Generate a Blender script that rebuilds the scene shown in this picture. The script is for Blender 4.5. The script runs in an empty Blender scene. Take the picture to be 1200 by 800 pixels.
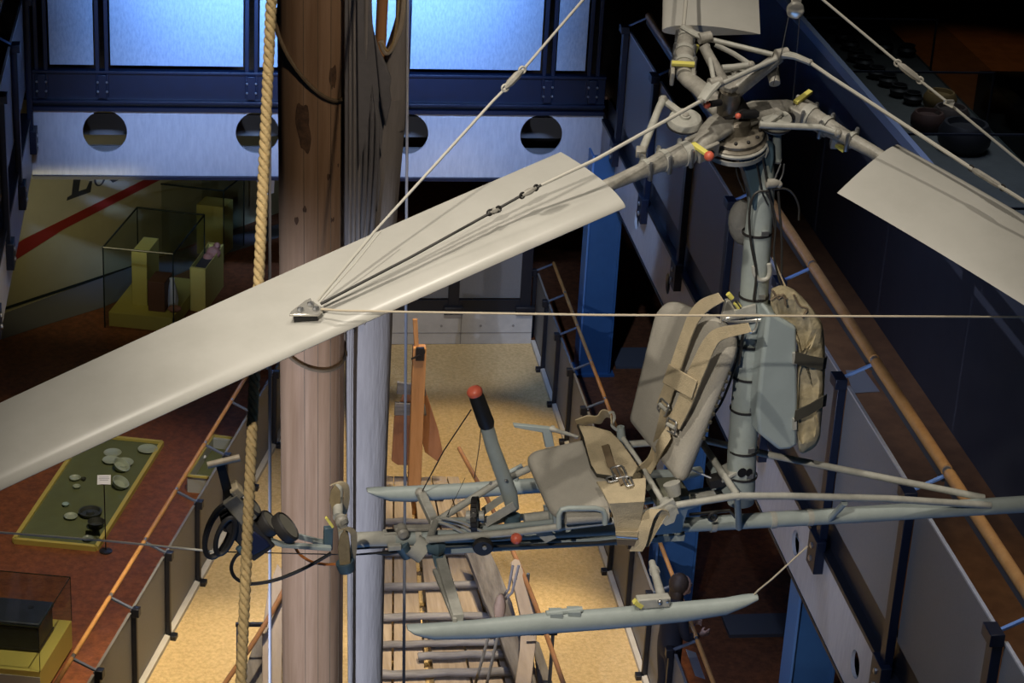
import bpy, bmesh, math, random
from mathutils import Vector, Matrix
random.seed(7)
SC = bpy.context.scene
COL = SC.collection
V = Vector
R_ = math.radians

# ------------------------------------------------------------------ camera (solved from the vanishing lines)
FPX = 2600.0
PIT, ROL, YAW = R_(24.1), R_(-3.3), R_(8.7)
CAM = V((0, 0, 12.0))
_f = V((math.sin(YAW)*math.cos(PIT), math.cos(YAW)*math.cos(PIT), -math.sin(PIT)))
_r = V((math.cos(YAW), -math.sin(YAW), 0))
_d = _f.cross(_r)
RT = math.cos(ROL)*_r + math.sin(ROL)*_d
DN = -math.sin(ROL)*_r + math.cos(ROL)*_d
FW = _f
cd = bpy.data.cameras.new('camera'); co = bpy.data.objects.new('camera', cd); COL.objects.link(co)
co.matrix_world = Matrix(((RT.x, -DN.x, -FW.x, CAM.x), (RT.y, -DN.y, -FW.y, CAM.y), (RT.z, -DN.z, -FW.z, CAM.z), (0, 0, 0, 1)))
cd.sensor_width = 36; cd.lens = FPX/1200*36; cd.clip_start = .05; cd.clip_end = 200
SC.camera = co

def ray(x, y): return (RT*((x-600)/FPX) + DN*((y-400)/FPX) + FW)
def hit(x, y, p0, n):
    d = ray(x, y); return CAM + d*((p0-CAM).dot(n)/d.dot(n))
def zp(x, y, z=0.): return hit(x, y, V((0, 0, z)), V((0, 0, 1)))
def xp(x, y, X): return hit(x, y, V((X, 0, 0)), V((1, 0, 0)))
def yp(x, y, Y): return hit(x, y, V((0, Y, 0)), V((0, 1, 0)))
def up_at(b, x, y):
    "height above base b of the vertical through b at image row y"
    d = ray(x, y); k = math.hypot(b.x, b.y)/math.hypot(d.x, d.y); return 12+d.z*k - b.z

# ------------------------------------------------------------------ materials
MATS = {}
def mat(name, col, rough=.6, metal=0., noise=0., nscale=8., bump=0., bscale=40., stretch=None, col2=None, spec=.5, coat=0.):
    if name in MATS: return MATS[name]
    m = bpy.data.materials.new(name); m.use_nodes = True
    nt = m.node_tree; b = nt.nodes['Principled BSDF']
    b.inputs['Roughness'].default_value = rough; b.inputs['Metallic'].default_value = metal
    b.inputs['Specular IOR Level'].default_value = spec
    b.inputs['Coat Weight'].default_value = coat
    c = (*col, 1)
    b.inputs['Base Color'].default_value = c
    tc = nt.nodes.new('ShaderNodeTexCoord'); mp = nt.nodes.new('ShaderNodeMapping')
    nt.links.new(tc.outputs['Object'], mp.inputs[0])
    if stretch: mp.inputs['Scale'].default_value = stretch
    if noise or col2:
        n = nt.nodes.new('ShaderNodeTexNoise'); n.inputs['Scale'].default_value = nscale; n.inputs['Detail'].default_value = 6
        n.inputs['Roughness'].default_value = .65
        nt.links.new(mp.outputs[0], n.inputs['Vector'])
        r = nt.nodes.new('ShaderNodeValToRGB')
        c2 = col2 if col2 else tuple(x*(1-noise) for x in col)
        r.color_ramp.elements[0].position = .36; r.color_ramp.elements[1].position = .64
        r.color_ramp.elements[0].color = (*c2, 1); r.color_ramp.elements[1].color = c
        nt.links.new(n.outputs['Fac'], r.inputs[0]); nt.links.new(r.outputs[0], b.inputs['Base Color'])
    if bump:
        n2 = nt.nodes.new('ShaderNodeTexNoise'); n2.inputs['Scale'].default_value = bscale; n2.inputs['Detail'].default_value = 5
        nt.links.new(mp.outputs[0], n2.inputs['Vector'])
        bp = nt.nodes.new('ShaderNodeBump'); bp.inputs['Strength'].default_value = bump; bp.inputs['Distance'].default_value = .02
        nt.links.new(n2.outputs['Fac'], bp.inputs['Height']); nt.links.new(bp.outputs[0], b.inputs['Normal'])
    MATS[name] = m
    return m
def glass(name, tint=(.75, .8, .8), amount=.12):
    if name in MATS: return MATS[name]
    m = bpy.data.materials.new(name); m.use_nodes = True; nt = m.node_tree
    nt.nodes.remove(nt.nodes['Principled BSDF']); out = nt.nodes['Material Output']
    t = nt.nodes.new('ShaderNodeBsdfTransparent'); t.inputs[0].default_value = (*tint, 1)
    g = nt.nodes.new('ShaderNodeBsdfGlossy'); g.inputs['Roughness'].default_value = .05
    mx = nt.nodes.new('ShaderNodeMixShader'); mx.inputs[0].default_value = amount
    nt.links.new(t.outputs[0], mx.inputs[1]); nt.links.new(g.outputs[0], mx.inputs[2]); nt.links.new(mx.outputs[0], out.inputs[0])
    MATS[name] = m; return m

def wood(name, c1, c2, scale=(30, 30, 1.2), rough=.6, seams=None):
    "long-grained timber; grain runs along object z unless the scale says otherwise"
    if name in MATS: return MATS[name]
    m = mat(name, c1, rough, col2=c2, nscale=1.0, stretch=scale, bump=.25, bscale=2.0)
    return m

M_BLADE = mat('blade_paint', (.50, .49, .455), .27, nscale=5, col2=(.455, .445, .41))
M_GREY = mat('kite_grey_paint', (.36, .41, .405), .42, noise=.14, nscale=14, bump=.04, bscale=90)
M_LIGHT = mat('kite_light_paint', (.47, .465, .42), .42, noise=.22, nscale=22)
M_HUB = mat('hub_cast_metal', (.42, .40, .355), .42, noise=.38, nscale=26, bump=.12, bscale=70)
M_STEEL = mat('bare_steel', (.55, .56, .58), .3, .85, noise=.2, nscale=30)
M_DARKMET = mat('dark_metal', (.022, .02, .02), .6)
M_BLACK = mat('black_rubber', (.012, .012, .014), .5)
M_RED = mat('red_knob', (.72, .15, .09), .4, noise=.15)
M_YEL = mat('yellow_tie', (.75, .68, .16), .5)
M_PAD = mat('seat_cloth', (.42, .395, .345), .8, noise=.13, nscale=7, bump=.18, bscale=160)
M_WEB = mat('tan_webbing', (.55, .455, .30), .85, noise=.18, nscale=18, bump=.3, bscale=220)
M_WEBD = mat('brown_leather', (.19, .14, .085), .6, noise=.2, nscale=20)
M_CANVAS = mat('parachute_canvas', (.50, .43, .29), .85, col2=(.36, .30, .18), nscale=9, bump=.5, bscale=22)
M_STRAPD = mat('dark_canvas_strap', (.05, .045, .032), .8, noise=.2)
M_CABLE = mat('steel_cable', (.56, .54, .48), .45, .1)
M_CABLED = mat('dark_wire', (.03, .028, .026), .5)
M_ORANGE = mat('orange_cable', (.5, .16, .03), .5)
M_BLUECAP = mat('blue_grey_fitting', (.075, .125, .165), .45, noise=.15)

M_SAND = mat('straw_sand', (.76, .585, .32), .95, col2=(.585, .43, .215), nscale=24, bump=1., bscale=62)
M_FLOOR = mat('brown_floor', (.25, .085, .032), .55, col2=(.13, .043, .017), nscale=15, bump=.08, bscale=30, spec=.35)
M_WALK = mat('walkway_floor', (.23, .105, .04), .6, col2=(.16, .07, .026), nscale=5)
M_NAVY = mat('navy_paint', (.004, .010, .030), .42, noise=.2, nscale=6)
M_POST = mat('dark_post_paint', (.008, .010, .018), .45)
M_PANEL = mat('grey_panel', (.18, .185, .20), .55, noise=.10, nscale=60, bump=.05, bscale=250)
M_PANELF = mat('brushed_panel', (.42, .48, .56), .42, .15, col2=(.31, .37, .46), nscale=40, stretch=(1, 1, .35), bump=.12, bscale=120)
M_BEAM = mat('galvanised_beam', (.50, .51, .54), .5, .1, col2=(.42, .43, .47), nscale=9, stretch=(3, 3, .6), bump=.05)
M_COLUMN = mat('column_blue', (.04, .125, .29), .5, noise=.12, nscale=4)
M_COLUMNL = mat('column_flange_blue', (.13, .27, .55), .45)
M_RAIL = wood('rail_wood', (.60, .32, .115), (.48, .235, .075), (6, 6, 6), .4)
M_BRACKET = mat('bracket_blue_steel', (.10, .125, .18), .5)
M_CONC = mat('white_concrete', (.56, .55, .53), .85, noise=.12, nscale=6, bump=.1)
M_DWALL = mat('display_wall_blue', (.072, .078, .105), .7, noise=.1, nscale=3)
M_DEDGE = mat('display_edge', (.22, .26, .36), .4)
M_DTABLE = mat('display_table', (.055, .06, .055), .7, noise=.2)
M_MAST = wood('mast_wood', (.44, .285, .175), (.27, .16, .085), (7, 7, .4), .7)
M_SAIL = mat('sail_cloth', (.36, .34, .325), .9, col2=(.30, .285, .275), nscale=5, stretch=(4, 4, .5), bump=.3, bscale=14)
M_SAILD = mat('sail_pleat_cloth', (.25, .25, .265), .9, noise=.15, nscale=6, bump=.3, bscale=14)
M_SAILE = mat('sail_edge', (.58, .50, .38), .9, noise=.15)
M_ROPE = mat('manila_rope', (.56, .41, .20), .85, noise=.25, nscale=60, bump=.3, bscale=150)
M_CORD = mat('grey_cord', (.42, .44, .50), .8)
M_PLANK = wood('deck_plank_wood', (.40, .335, .275), (.27, .22, .175), (14, 1.0, 10), .75)
M_RIB = wood('weathered_rib_wood', (.25, .255, .285), (.13, .13, .145), (2.2, 14, 14), .8)
M_GREYW = wood('weathered_plank_wood', (.20, .195, .20), (.095, .09, .095), (12, 1.6, 12), .8)
M_PALEW = wood('pale_plank_wood', (.37, .33, .32), (.30, .265, .255), (10, 1.5, 10), .75)
M_REDW = wood('reddish_wood', (.46, .225, .125), (.33, .15, .08), (7, 7, 1.2), .65)
M_ORW = wood('orange_post_wood', (.62, .33, .15), (.50, .25, .10), (9, 9, 1.0), .6)
M_BATTEN = mat('batten_wood', (.33, .17, .085), .6, noise=.2)
M_YELBOX = mat('yellow_plinth', (.50, .42, .10), .6)
M_WHITEBOX = mat('pale_plinth', (.40, .42, .38), .6)
M_GREEN = mat('green_felt', (.115, .135, .055), .85, noise=.12, nscale=4)
M_POTT = mat('pale_pottery', (.34, .40, .31), .4, noise=.12)
M_DPOT = mat('dark_pottery', (.035, .04, .033), .5)
M_CHEST = mat('iron_chest', (.035, .042, .062), .5, .2, noise=.25, bump=.1)
M_PAPER = mat('white_paper', (.72, .74, .82), .6)
M_HULL = mat('white_hull', (.40, .40, .34), .6, noise=.08, nscale=2)
M_HULLY = mat('cream_hull', (.36, .34, .20), .6, noise=.08, nscale=2)
M_STRIPE = mat('red_stripe', (.22, .02, .015), .5)
M_INK = mat('lettering_dark', (.03, .035, .05), .5)
M_SKIN = mat('skin', (.55, .33, .24), .5)
M_HAIR = mat('brown_hair', (.06, .038, .026), .6, noise=.3, nscale=40)
M_COAT = mat('dark_coat', (.010, .012, .024), .8)
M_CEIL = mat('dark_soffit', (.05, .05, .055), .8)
M_MEAT = mat('pinkish_bone', (.38, .17, .12), .6, noise=.3)
M_SOIL = mat('dark_soil', (.03, .025, .02), .9, bump=.5)
M_GLASS = glass('case_glass', (.80, .84, .83), .05)
M_BRACKETB = mat('bracket_light_blue', (.20, .34, .66), .45)
M_UNDER = mat('rail_under_grey', (.10, .10, .11), .4, .3)
M_HUBD = mat('hub_oily_metal', (.21, .185, .145), .4, .2, noise=.4, nscale=30)
M_EDGE = mat('glass_edge', (.012, .02, .018), .2)
M_SILV = mat('shiny_fitting', (.80, .78, .72), .22, .7)

# ------------------------------------------------------------------ mesh builder
def perp(d):
    a = V((0, 0, 1)) if abs(d.z) < .9 else V((1, 0, 0))
    u = d.cross(a).normalized(); return u, d.cross(u).normalized()
class MB:
    def __init__(s): s.v = []; s.f = []
    def add(s, vs, fs):
        o = len(s.v); s.v += [V(p) for p in vs]; s.f += [tuple(i+o for i in f) for f in fs]; return s
    def tube(s, pts, r, n=10, closed=False, caps=True, flat=1.0):
        pts = [V(p) for p in pts]; m = len(pts)
        rs = r if isinstance(r, (list, tuple)) else [r]*m
        u = None; vs = []
        for i, p in enumerate(pts):
            a = pts[i-1] if (i or closed) else p; b = pts[(i+1) % m] if (i < m-1 or closed) else p
            d = (b-a); d = d.normalized() if d.length > 1e-9 else V((0, 0, 1))
            if u is None: u, _ = perp(d)
            u = (u - d*u.dot(d)); u = u.normalized() if u.length > 1e-6 else perp(d)[0]
            w = d.cross(u)
            for k in range(n):
                t = 2*math.pi*k/n; vs.append(p + u*(math.cos(t)*rs[i]) + w*(math.sin(t)*rs[i]*flat))
        fs = []
        for i in range(m if closed else m-1):
            j = (i+1) % m
            for k in range(n):
                k2 = (k+1) % n; fs.append((i*n+k, i*n+k2, j*n+k2, j*n+k))
        if caps and not closed: fs += [tuple(range(n))[::-1], tuple((m-1)*n+k for k in range(n))]
        return s.add(vs, fs)
    def box(s, c, h, ax=None):
        c = V(c); X, Y, Z = ax if ax else (V((1, 0, 0)), V((0, 1, 0)), V((0, 0, 1)))
        vs = [c + X*(h[0]*i) + Y*(h[1]*j) + Z*(h[2]*k) for i in (-1, 1) for j in (-1, 1) for k in (-1, 1)]
        return s.add(vs, [(0, 1, 3, 2), (4, 6, 7, 5), (0, 4, 5, 1), (2, 3, 7, 6), (0, 2, 6, 4), (1, 5, 7, 3)])
    def ab(s, a, b):
        a, b = V(a), V(b); return s.box((a+b)/2, [abs(x)/2 for x in (b-a)])
    def bar(s, p, q, w, h, up=None):
        p, q = V(p), V(q); d = (q-p); L = d.length; d.normalize()
        u = V(up) if up is not None else V((0, 0, 1))
        if abs(u.normalized().dot(d)) > .98: u = V((0, 1, 0))
        sx = d.cross(u).normalized(); uz = sx.cross(d).normalized()
        return s.box((p+q)/2, (L/2, w/2, h/2), (d, sx, uz))
    def prism(s, poly, vec):
        poly = [V(p) for p in poly]; vec = V(vec); n = len(poly)
        vs = poly + [p+vec for p in poly]
        fs = [tuple(range(n))[::-1], tuple(range(n, 2*n))] + [(i, (i+1) % n, n+(i+1) % n, n+i) for i in range(n)]
        return s.add(vs, fs)
    def lathe(s, c, axis, prof, n=24, u=None):
        c = V(c); d = V(axis).normalized(); u, w = perp(d)
        vs = []
        for r, h in prof:
            for k in range(n):
                t = 2*math.pi*k/n; vs.append(c + d*h + (u*math.cos(t)+w*math.sin(t))*r)
        m = len(prof); fs = []
        for i in range(m-1):
            for k in range(n):
                k2 = (k+1) % n; fs.append((i*n+k, i*n+k2, (i+1)*n+k2, (i+1)*n+k))
        fs += [tuple(range(n))[::-1], tuple((m-1)*n+k for k in range(n))]
        return s.add(vs, fs)
    def cyl(s, p, q, r, n=20): return s.lathe(p, V(q)-V(p), [(r, 0), (r, (V(q)-V(p)).length)], n)
    def ball(s, c, r, ax=None, n=16, sc=(1, 1, 1)):
        X, Y, Z = ax if ax else (V((1, 0, 0)), V((0, 1, 0)), V((0, 0, 1))); c = V(c)
        m = n//2; vs = []
        for i in range(1, m):
            a = math.pi*i/m
            for k in range(n):
                t = 2*math.pi*k/n
                vs.append(c + X*(r*sc[0]*math.sin(a)*math.cos(t)) + Y*(r*sc[1]*math.sin(a)*math.sin(t)) + Z*(r*sc[2]*math.cos(a)))
        fs = [((i*n+k), (i*n+(k+1) % n), ((i+1)*n+(k+1) % n), ((i+1)*n+k)) for i in range(m-2) for k in range(n)]
        vs += [c+Z*(r*sc[2]), c-Z*(r*sc[2])]; T = len(vs)-2
        fs += [(T, (k+1) % n, k) for k in range(n)] + [(T+1, (m-2)*n+k, (m-2)*n+(k+1) % n) for k in range(n)]
        return s.add(vs, fs)
    def ring(s, c, axis, R, r, n=28, k=8, arc=None):
        c = V(c); u, w = perp(V(axis).normalized())
        if arc: pts = [c+(u*math.cos(t)+w*math.sin(t))*R for t in [arc[0]+(arc[1]-arc[0])*i/n for i in range(n+1)]]; return s.tube(pts, r, k)
        return s.tube([c+(u*math.cos(2*math.pi*i/n)+w*math.sin(2*math.pi*i/n))*R for i in range(n)], r, k, closed=True)
    def band(s, c, axis, R, w, th=.004, n=28):
        c = V(c); d = V(axis).normalized()
        u, q = perp(d); vs = []; fs = []
        for k in range(n):
            t = 2*math.pi*k/n; e = u*math.cos(t)+q*math.sin(t)
            vs += [c+e*R-d*w/2, c+e*R+d*w/2, c+e*(R+th)+d*w/2, c+e*(R+th)-d*w/2]
        for k in range(n):
            a = 4*k; b = 4*((k+1) % n)
            for i in range(4): fs.append((a+i, a+(i+1) % 4, b+(i+1) % 4, b+i))
        return s.add(vs, fs)
    def strip(s, L, Rr, th, nrm):
        "a strap between two edge lines, with thickness along nrm (vector or list)"
        n = len(L); vs = []; fs = []
        for i in range(n):
            N = nrm[i] if isinstance(nrm, list) else nrm
            vs += [L[i], Rr[i], Rr[i]+N*th, L[i]+N*th]
        for i in range(n-1):
            a, b = 4*i, 4*i+4
            for k in range(4): fs.append((a+k, a+(k+1) % 4, b+(k+1) % 4, b+k))
        fs += [(0, 1, 2, 3), (4*n-1, 4*n-2, 4*n-3, 4*n-4)]
        return s.add(vs, fs)
    def loft(s, rings, caps=True, closed=True):
        n = len(rings[0]); vs = [p for r in rings for p in r]; fs = []
        for i in range(len(rings)-1):
            for k in range(n if closed else n-1):
                k2 = (k+1) % n; fs.append((i*n+k, i*n+k2, (i+1)*n+k2, (i+1)*n+k))
        if caps and closed: fs += [tuple(range(n))[::-1], tuple((len(rings)-1)*n+k for k in range(n))]
        return s.add(vs, fs)
    def build(s, name, m, parent=None, bevel=0., seg=2, angle=35, sub=0, label=None):
        o0 = LOC.get(parent, V((0, 0, 0))) if parent is not None else V((0, 0, 0))
        if parent is None and s.v:
            xs = [p.x for p in s.v]; ys = [p.y for p in s.v]; zs = [p.z for p in s.v]
            o0 = V(((min(xs)+max(xs))/2, (min(ys)+max(ys))/2, min(zs)))
        me = bpy.data.meshes.new(name); bm = bmesh.new()
        bv = [bm.verts.new(p-o0) for p in s.v]
        for f in s.f:
            try: bm.faces.new([bv[i] for i in f])
            except ValueError: pass
        bmesh.ops.recalc_face_normals(bm, faces=bm.faces)
        bm.to_mesh(me); bm.free()
        me.materials.append(m)
        for p in me.polygons: p.use_smooth = True
        me.set_sharp_from_angle(angle=R_(angle))
        o = bpy.data.objects.new(name, me); COL.objects.link(o)
        if parent is not None: o.parent = parent
        else: o.location = o0
        LOC[o] = o0
        if bevel:
            b = o.modifiers.new('edge_rounding', 'BEVEL'); b.width = bevel; b.segments = seg; b.limit_method = 'ANGLE'; b.angle_limit = R_(40)
        if sub:
            b = o.modifiers.new('smooth', 'SUBSURF'); b.levels = sub; b.render_levels = sub
        if label: o['label'] = label
        return o
LOC = {}
def tag(o, label, cat, group=None, kind=None):
    o['label'] = label; o['category'] = cat
    if group: o['group'] = group
    if kind: o['kind'] = kind
    return o
def thing(name, loc, label, cat, group=None):
    o = bpy.data.objects.new(name, None); COL.objects.link(o); o.location = loc; LOC[o] = V(loc); o.empty_display_size = .1
    return tag(o, label, cat, group)
def struct(o): o['kind'] = 'structure'; return o
def copy_thing(o, loc, label=None, rz=0.):
    c = o.copy(); COL.objects.link(c); c.location = loc; c.rotation_euler = (0, 0, rz)
    if label: c['label'] = label
    for ch in list(o.children):
        d = ch.copy(); COL.objects.link(d); d.parent = c
        for g in list(ch.children):
            e = g.copy(); COL.objects.link(e); e.parent = d
    return c
def arcpts(c, u, w, R, a0, a1, n=16): return [c+(u*math.cos(a0+(a1-a0)*i/n)+w*math.sin(a0+(a1-a0)*i/n))*R for i in range(n+1)]
def smooth_path(pts, k=6):
    "Catmull-Rom through points"
    pts = [V(p) for p in pts]; P = [2*pts[0]-pts[1]]+pts+[2*pts[-1]-pts[-2]]; out = []
    for i in range(1, len(P)-2):
        a, b, c, d = P[i-1:i+3]
        for j in range(k):
            t = j/k; out.append(.5*((2*b)+(c-a)*t+(2*a-5*b+4*c-d)*t*t+(3*b-a-3*c+d)*t**3))
    return out+[pts[-1]]
# ================================================================== THE SETTING
YF = 26.45          # far edge of the well
XR = 4.30           # right edge of the sand pit
XG = 5.05           # right gallery edge
XL = -2.08          # left gallery edge
def lf(t): return V((-.026-.283*t, 20.385-1.0*t, 0))     # left pit edge, t metres towards the viewer
m = MB(); m.prism([lf(9), V((XR, 11.4, 0)), V((XR, YF, 0)), lf(-6.05)], (0, 0, -.3)); struct(m.build('floor_sand', M_SAND))
m = MB(); m.prism([V((-9, 8, .02)), lf(12.4)+V((-.08, .02, .02)), lf(-6.1)+V((-.08, .02, .02)), V((XR+.05, YF+.1, .02)), V((XR+.05, 33, .02)), V((-9, 33, .02))], (0, 0, -.3)); struct(m.build('floor_left', M_FLOOR))
m = MB(); m.prism([V((XR+.06, 8, .02)), V((14, 8, .02)), V((14, 33, .02)), V((XR+.06, 33, .02))], (0, 0, -.3)); struct(m.build('floor_right', M_FLOOR))
m = MB(); m.ab((-9, -3, -.28), (14, 8, .02)); struct(m.build('floor_near', M_FLOOR))
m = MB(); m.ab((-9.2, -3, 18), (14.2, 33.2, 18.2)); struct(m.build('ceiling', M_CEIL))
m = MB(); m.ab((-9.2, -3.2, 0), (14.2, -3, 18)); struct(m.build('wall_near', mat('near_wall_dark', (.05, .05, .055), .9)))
m = MB(); m.prism([lf(9), lf(-6.05), lf(-6.05)+V((-.075, .02, 0)), lf(9)+V((-.075, .02, 0))], (0, 0, .05)); struct(m.build('trim_pit_kerb_left', M_CONC))
m = MB(); m.ab((XR, 11.4, 0), (XR+.055, YF, .05)); struct(m.build('trim_pit_kerb_right', M_CONC))
# upstand of pale concrete at the far end, with panel joints and tie holes
m = MB(); m.ab((1.45, YF, 0), (XR, YF+.12, .43)); struct(m.build('wall_upstand', M_CONC))
m = MB()
for x in (2.1, 3.36): m.ab((x-.006, YF-.004, .0), (x+.006, YF+.002, .43))
m.ab((1.5, YF-.004, .155), (XR, YF+.002, .165))
for x in (1.8, 2.4, 2.75, 3.1, 3.62, 4.05): m.cyl((x, YF-.005, .26), (x, YF+.002, .26), .018, 12)
struct(m.build('trim_joints', mat('joint_grey', (.3, .29, .28), .9)))

def holed_plate(o, u, v, cells, H, th):
    "plate of height H along v; cells = list of (u0,u1,uc,vc,r) or (u0,u1,None,..)"
    mb = MB(); w = u.cross(v).normalized()*th; N = 32
    for c in cells:
        u0, u1, uc, vc, r = c
        if uc is None:
            mb.prism([o+u*u0, o+u*u1, o+u*u1+v*H, o+u*u0+v*H], w); continue
        ci, ro = [], []
        for k in range(N):
            t = 2*math.pi*k/N+math.pi/N; cx, sx = math.cos(t), math.sin(t)
            ci.append(o+u*(uc+r*cx)+v*(vc+r*sx))
            tx = ((u1-uc)/cx if cx > 0 else (u0-uc)/cx); ty = ((H-vc)/sx if sx > 0 else (0-vc)/sx); q = min(tx, ty)
            ro.append([uc+q*cx, vc+q*sx, tx < ty])
        rp = [o+u*a+v*b for a, b, _ in ro]
        for off in (V((0, 0, 0)), w):
            vs = [p+off for p in ci]+[p+off for p in rp]
            fs = [(k, (k+1) % N, N+(k+1) % N, N+k) for k in range(N)]
            cor = []
            for k in range(N):
                a, b = ro[k], ro[(k+1) % N]
                if a[2] != b[2]:
                    cx = u1 if (a[0]+b[0])/2 > uc else u0; cy = H if (a[1]+b[1])/2 > vc else 0
                    vs.append(o+u*cx+v*cy+off); fs.append((N+k, N+(k+1) % N, len(vs)-1))
            mb.add(vs, fs)
        mb.add(ci+[p+w for p in ci], [(k, (k+1) % N, N+(k+1) % N, N+k) for k in range(N)])
    return mb
X_, Y_, Z_ = V((1, 0, 0)), V((0, 1, 0)), V((0, 0, 1))
# far beam
hc = [-1.184, .69, 2.56, 4.27]
cells = [(-.05-.9+.0, -.5+.0, None, 0, 0)]
o = V((XL, YF, 2.33)); xs = [h-XL for h in hc]; edges = [.0]+[(xs[i]+xs[i+1])/2 for i in range(3)]+[XG-XL]
cells = [(edges[i], edges[i+1], xs[i], .575, .27) for i in range(4)]
struct(holed_plate(o, X_, Z_, cells, .86, -.03).build('wall_far_beam', M_BEAM, angle=30))
m = MB(); m.ab((XL, YF-.05, 2.29), (XG, YF+.25, 2.33)); m.ab((XL, YF-.05, 3.18), (XG, YF+.25, 3.23)); struct(m.build('trim_far_beam_flanges', M_NAVY))
m = MB(); m.ab((XL, YF+.62, 2.34), (XG, YF+.66, 2.50)); m.ab((XL, YF+.7, 2.62), (XG, YF+.74, 2.9)); struct(m.build('trim_far_inner_web', mat('inner_web_grey', (.16, .155, .15), .7)))
m = MB(); m.ab((XL, YF-.02, 3.32), (XG, YF+.06, 3.68)); m.ab((XL, YF-.06, 3.66), (XG, YF+.06, 3.70)); m.ab((XL, YF-.09, 3.29), (XG, YF+.06, 3.33)); m.ab((XL, YF+.03, 3.2), (XG, YF+.05, 3.3)); struct(m.build('trim_far_channel', M_NAVY, bevel=.008))
# right beam with smaller holes
ys = [16.22-1.92*k for k in range(-5, 4)]; ys.sort()
e = [9.4]+[(ys[i]+ys[i+1])/2 for i in range(len(ys)-1)]+[YF]
cells = [(e[i], e[i+1], ys[i], .30, .115) for i in range(len(ys))]
struct(holed_plate(V((XG, 0, 2.44)), Y_, Z_, cells, .65, .03).build('wall_right_beam', M_BEAM, angle=30))
m = MB(); m.ab((XG-.015, 9.4, 3.09), (XG+.2, YF, 3.13)); m.ab((XG-.01, 9.4, 2.41), (XG+.2, YF, 2.44)); struct(m.build('trim_right_beam_flanges', M_POST))
m = MB(); m.ab((XG+.06, 9.4, 3.13), (XG+.1, YF, 3.4)); struct(m.build('trim_right_slab_edge', M_POST))
# left beam
cells = [(9.4, 20, None, 0, 0)]+[(20+i*2, 22+i*2, 21+i*2, .3, .115) for i in range(3)]+[(26, YF, None, 0, 0)]
struct(holed_plate(V((XL, 0, 2.38)), Y_, Z_, cells, .7, -.03).build('wall_left_beam', M_BEAM, angle=30))
m = MB(); m.ab((XL-.2, 9.4, 3.08), (XL+.015, YF, 3.13)); struct(m.build('trim_left_beam_flange', M_POST))
# gallery slabs: walkway floors, dark soffits
for nm, a, b in (('right', (XG+.06, 9.4, 3.36), (15, 34, 3.4)), ('left', (-9, 9.4, 3.36), (XL-.06, YF, 3.4)), ('far', (-9, YF+.08, 3.36), (XG+.05, 34, 3.4))):
    m = MB(); m.ab(a, b); struct(m.build('floor_gallery_'+nm, M_WALK))
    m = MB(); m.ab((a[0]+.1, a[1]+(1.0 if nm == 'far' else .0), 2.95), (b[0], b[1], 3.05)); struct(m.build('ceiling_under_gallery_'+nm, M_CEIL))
# back walls of the ground floor, dark
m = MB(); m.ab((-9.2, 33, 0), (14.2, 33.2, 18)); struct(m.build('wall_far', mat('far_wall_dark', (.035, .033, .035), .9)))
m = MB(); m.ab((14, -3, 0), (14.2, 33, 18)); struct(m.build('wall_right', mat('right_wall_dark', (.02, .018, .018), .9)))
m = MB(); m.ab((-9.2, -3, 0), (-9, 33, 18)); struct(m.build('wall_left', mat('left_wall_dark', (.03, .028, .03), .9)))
# low grey kerb on the ground floor beyond the columns and a matt threshold
m = MB(); m.ab((5.35, 19.05, .02), (7.4, 19.45, .06)); struct(m.build('trim_floor_strip', mat('floor_strip_grey', (.10, .095, .10), .8)))
m = MB(); m.ab((5.3, 25.6, .02), (8.4, 26.2, .05)); struct(m.build('trim_floor_strip_far', MATS['floor_strip_grey']))

m = MB(); m.prism([zp(-30, 374, .022), zp(240, 284, .022), zp(330, 262, .022), zp(330, 277, .022), zp(262, 298, .022), zp(121, 360, .022), zp(40, 385, .022), zp(-30, 408, .022)], (0, 0, .004)); struct(m.build('trim_floor_shadow_band', mat('painted_floor_shadow', (.13, .135, .15), .8)))  # flat grey strip painted as the shadow on the floor along the hull
m = MB(); m.prism([zp(991, 434, 3.402), zp(1013, 434, 3.402), zp(1031, 459, 3.402), zp(1000, 461, 3.402)], (0, 0, .004)); gr = struct(m.build('trim_floor_grate', mat('grate_grey', (.28, .28, .29), .5, .3)))
# blue steel columns: H sections under the right gallery
def column(x, y, label):
    t = thing('steel_column', (x, y, .02), label, 'column', 'blue columns under the right gallery')
    for s in (-1, 1):
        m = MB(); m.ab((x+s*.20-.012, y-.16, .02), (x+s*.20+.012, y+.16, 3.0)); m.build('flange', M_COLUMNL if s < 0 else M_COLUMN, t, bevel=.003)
    m = MB(); m.ab((x-.19, y-.13, .02), (x+.19, y-.11, 3.0)); m.build('web', M_COLUMN, t)
    m = MB(); m.ab((x-.26, y-.2, .02), (x+.26, y+.2, .05)); m.build('base_plate', M_COLUMN, t)
column(4.94+.03, 25.55, 'blue steel column beside the far end of the sand pit')
column(yp(788, 650, 19.5).x, 19.5, 'blue steel column behind the seat, partly hidden by the head of the visitor')
column(5.52, 16.9, 'blue steel column at the bottom edge under the holed beam on the right')
column(6.75, 23.3, 'blue steel column glimpsed between the seat back and the pylon tube')
column(6.75, 21.4, 'slim pale blue column glimpsed just right of the pylon foot')

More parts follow.
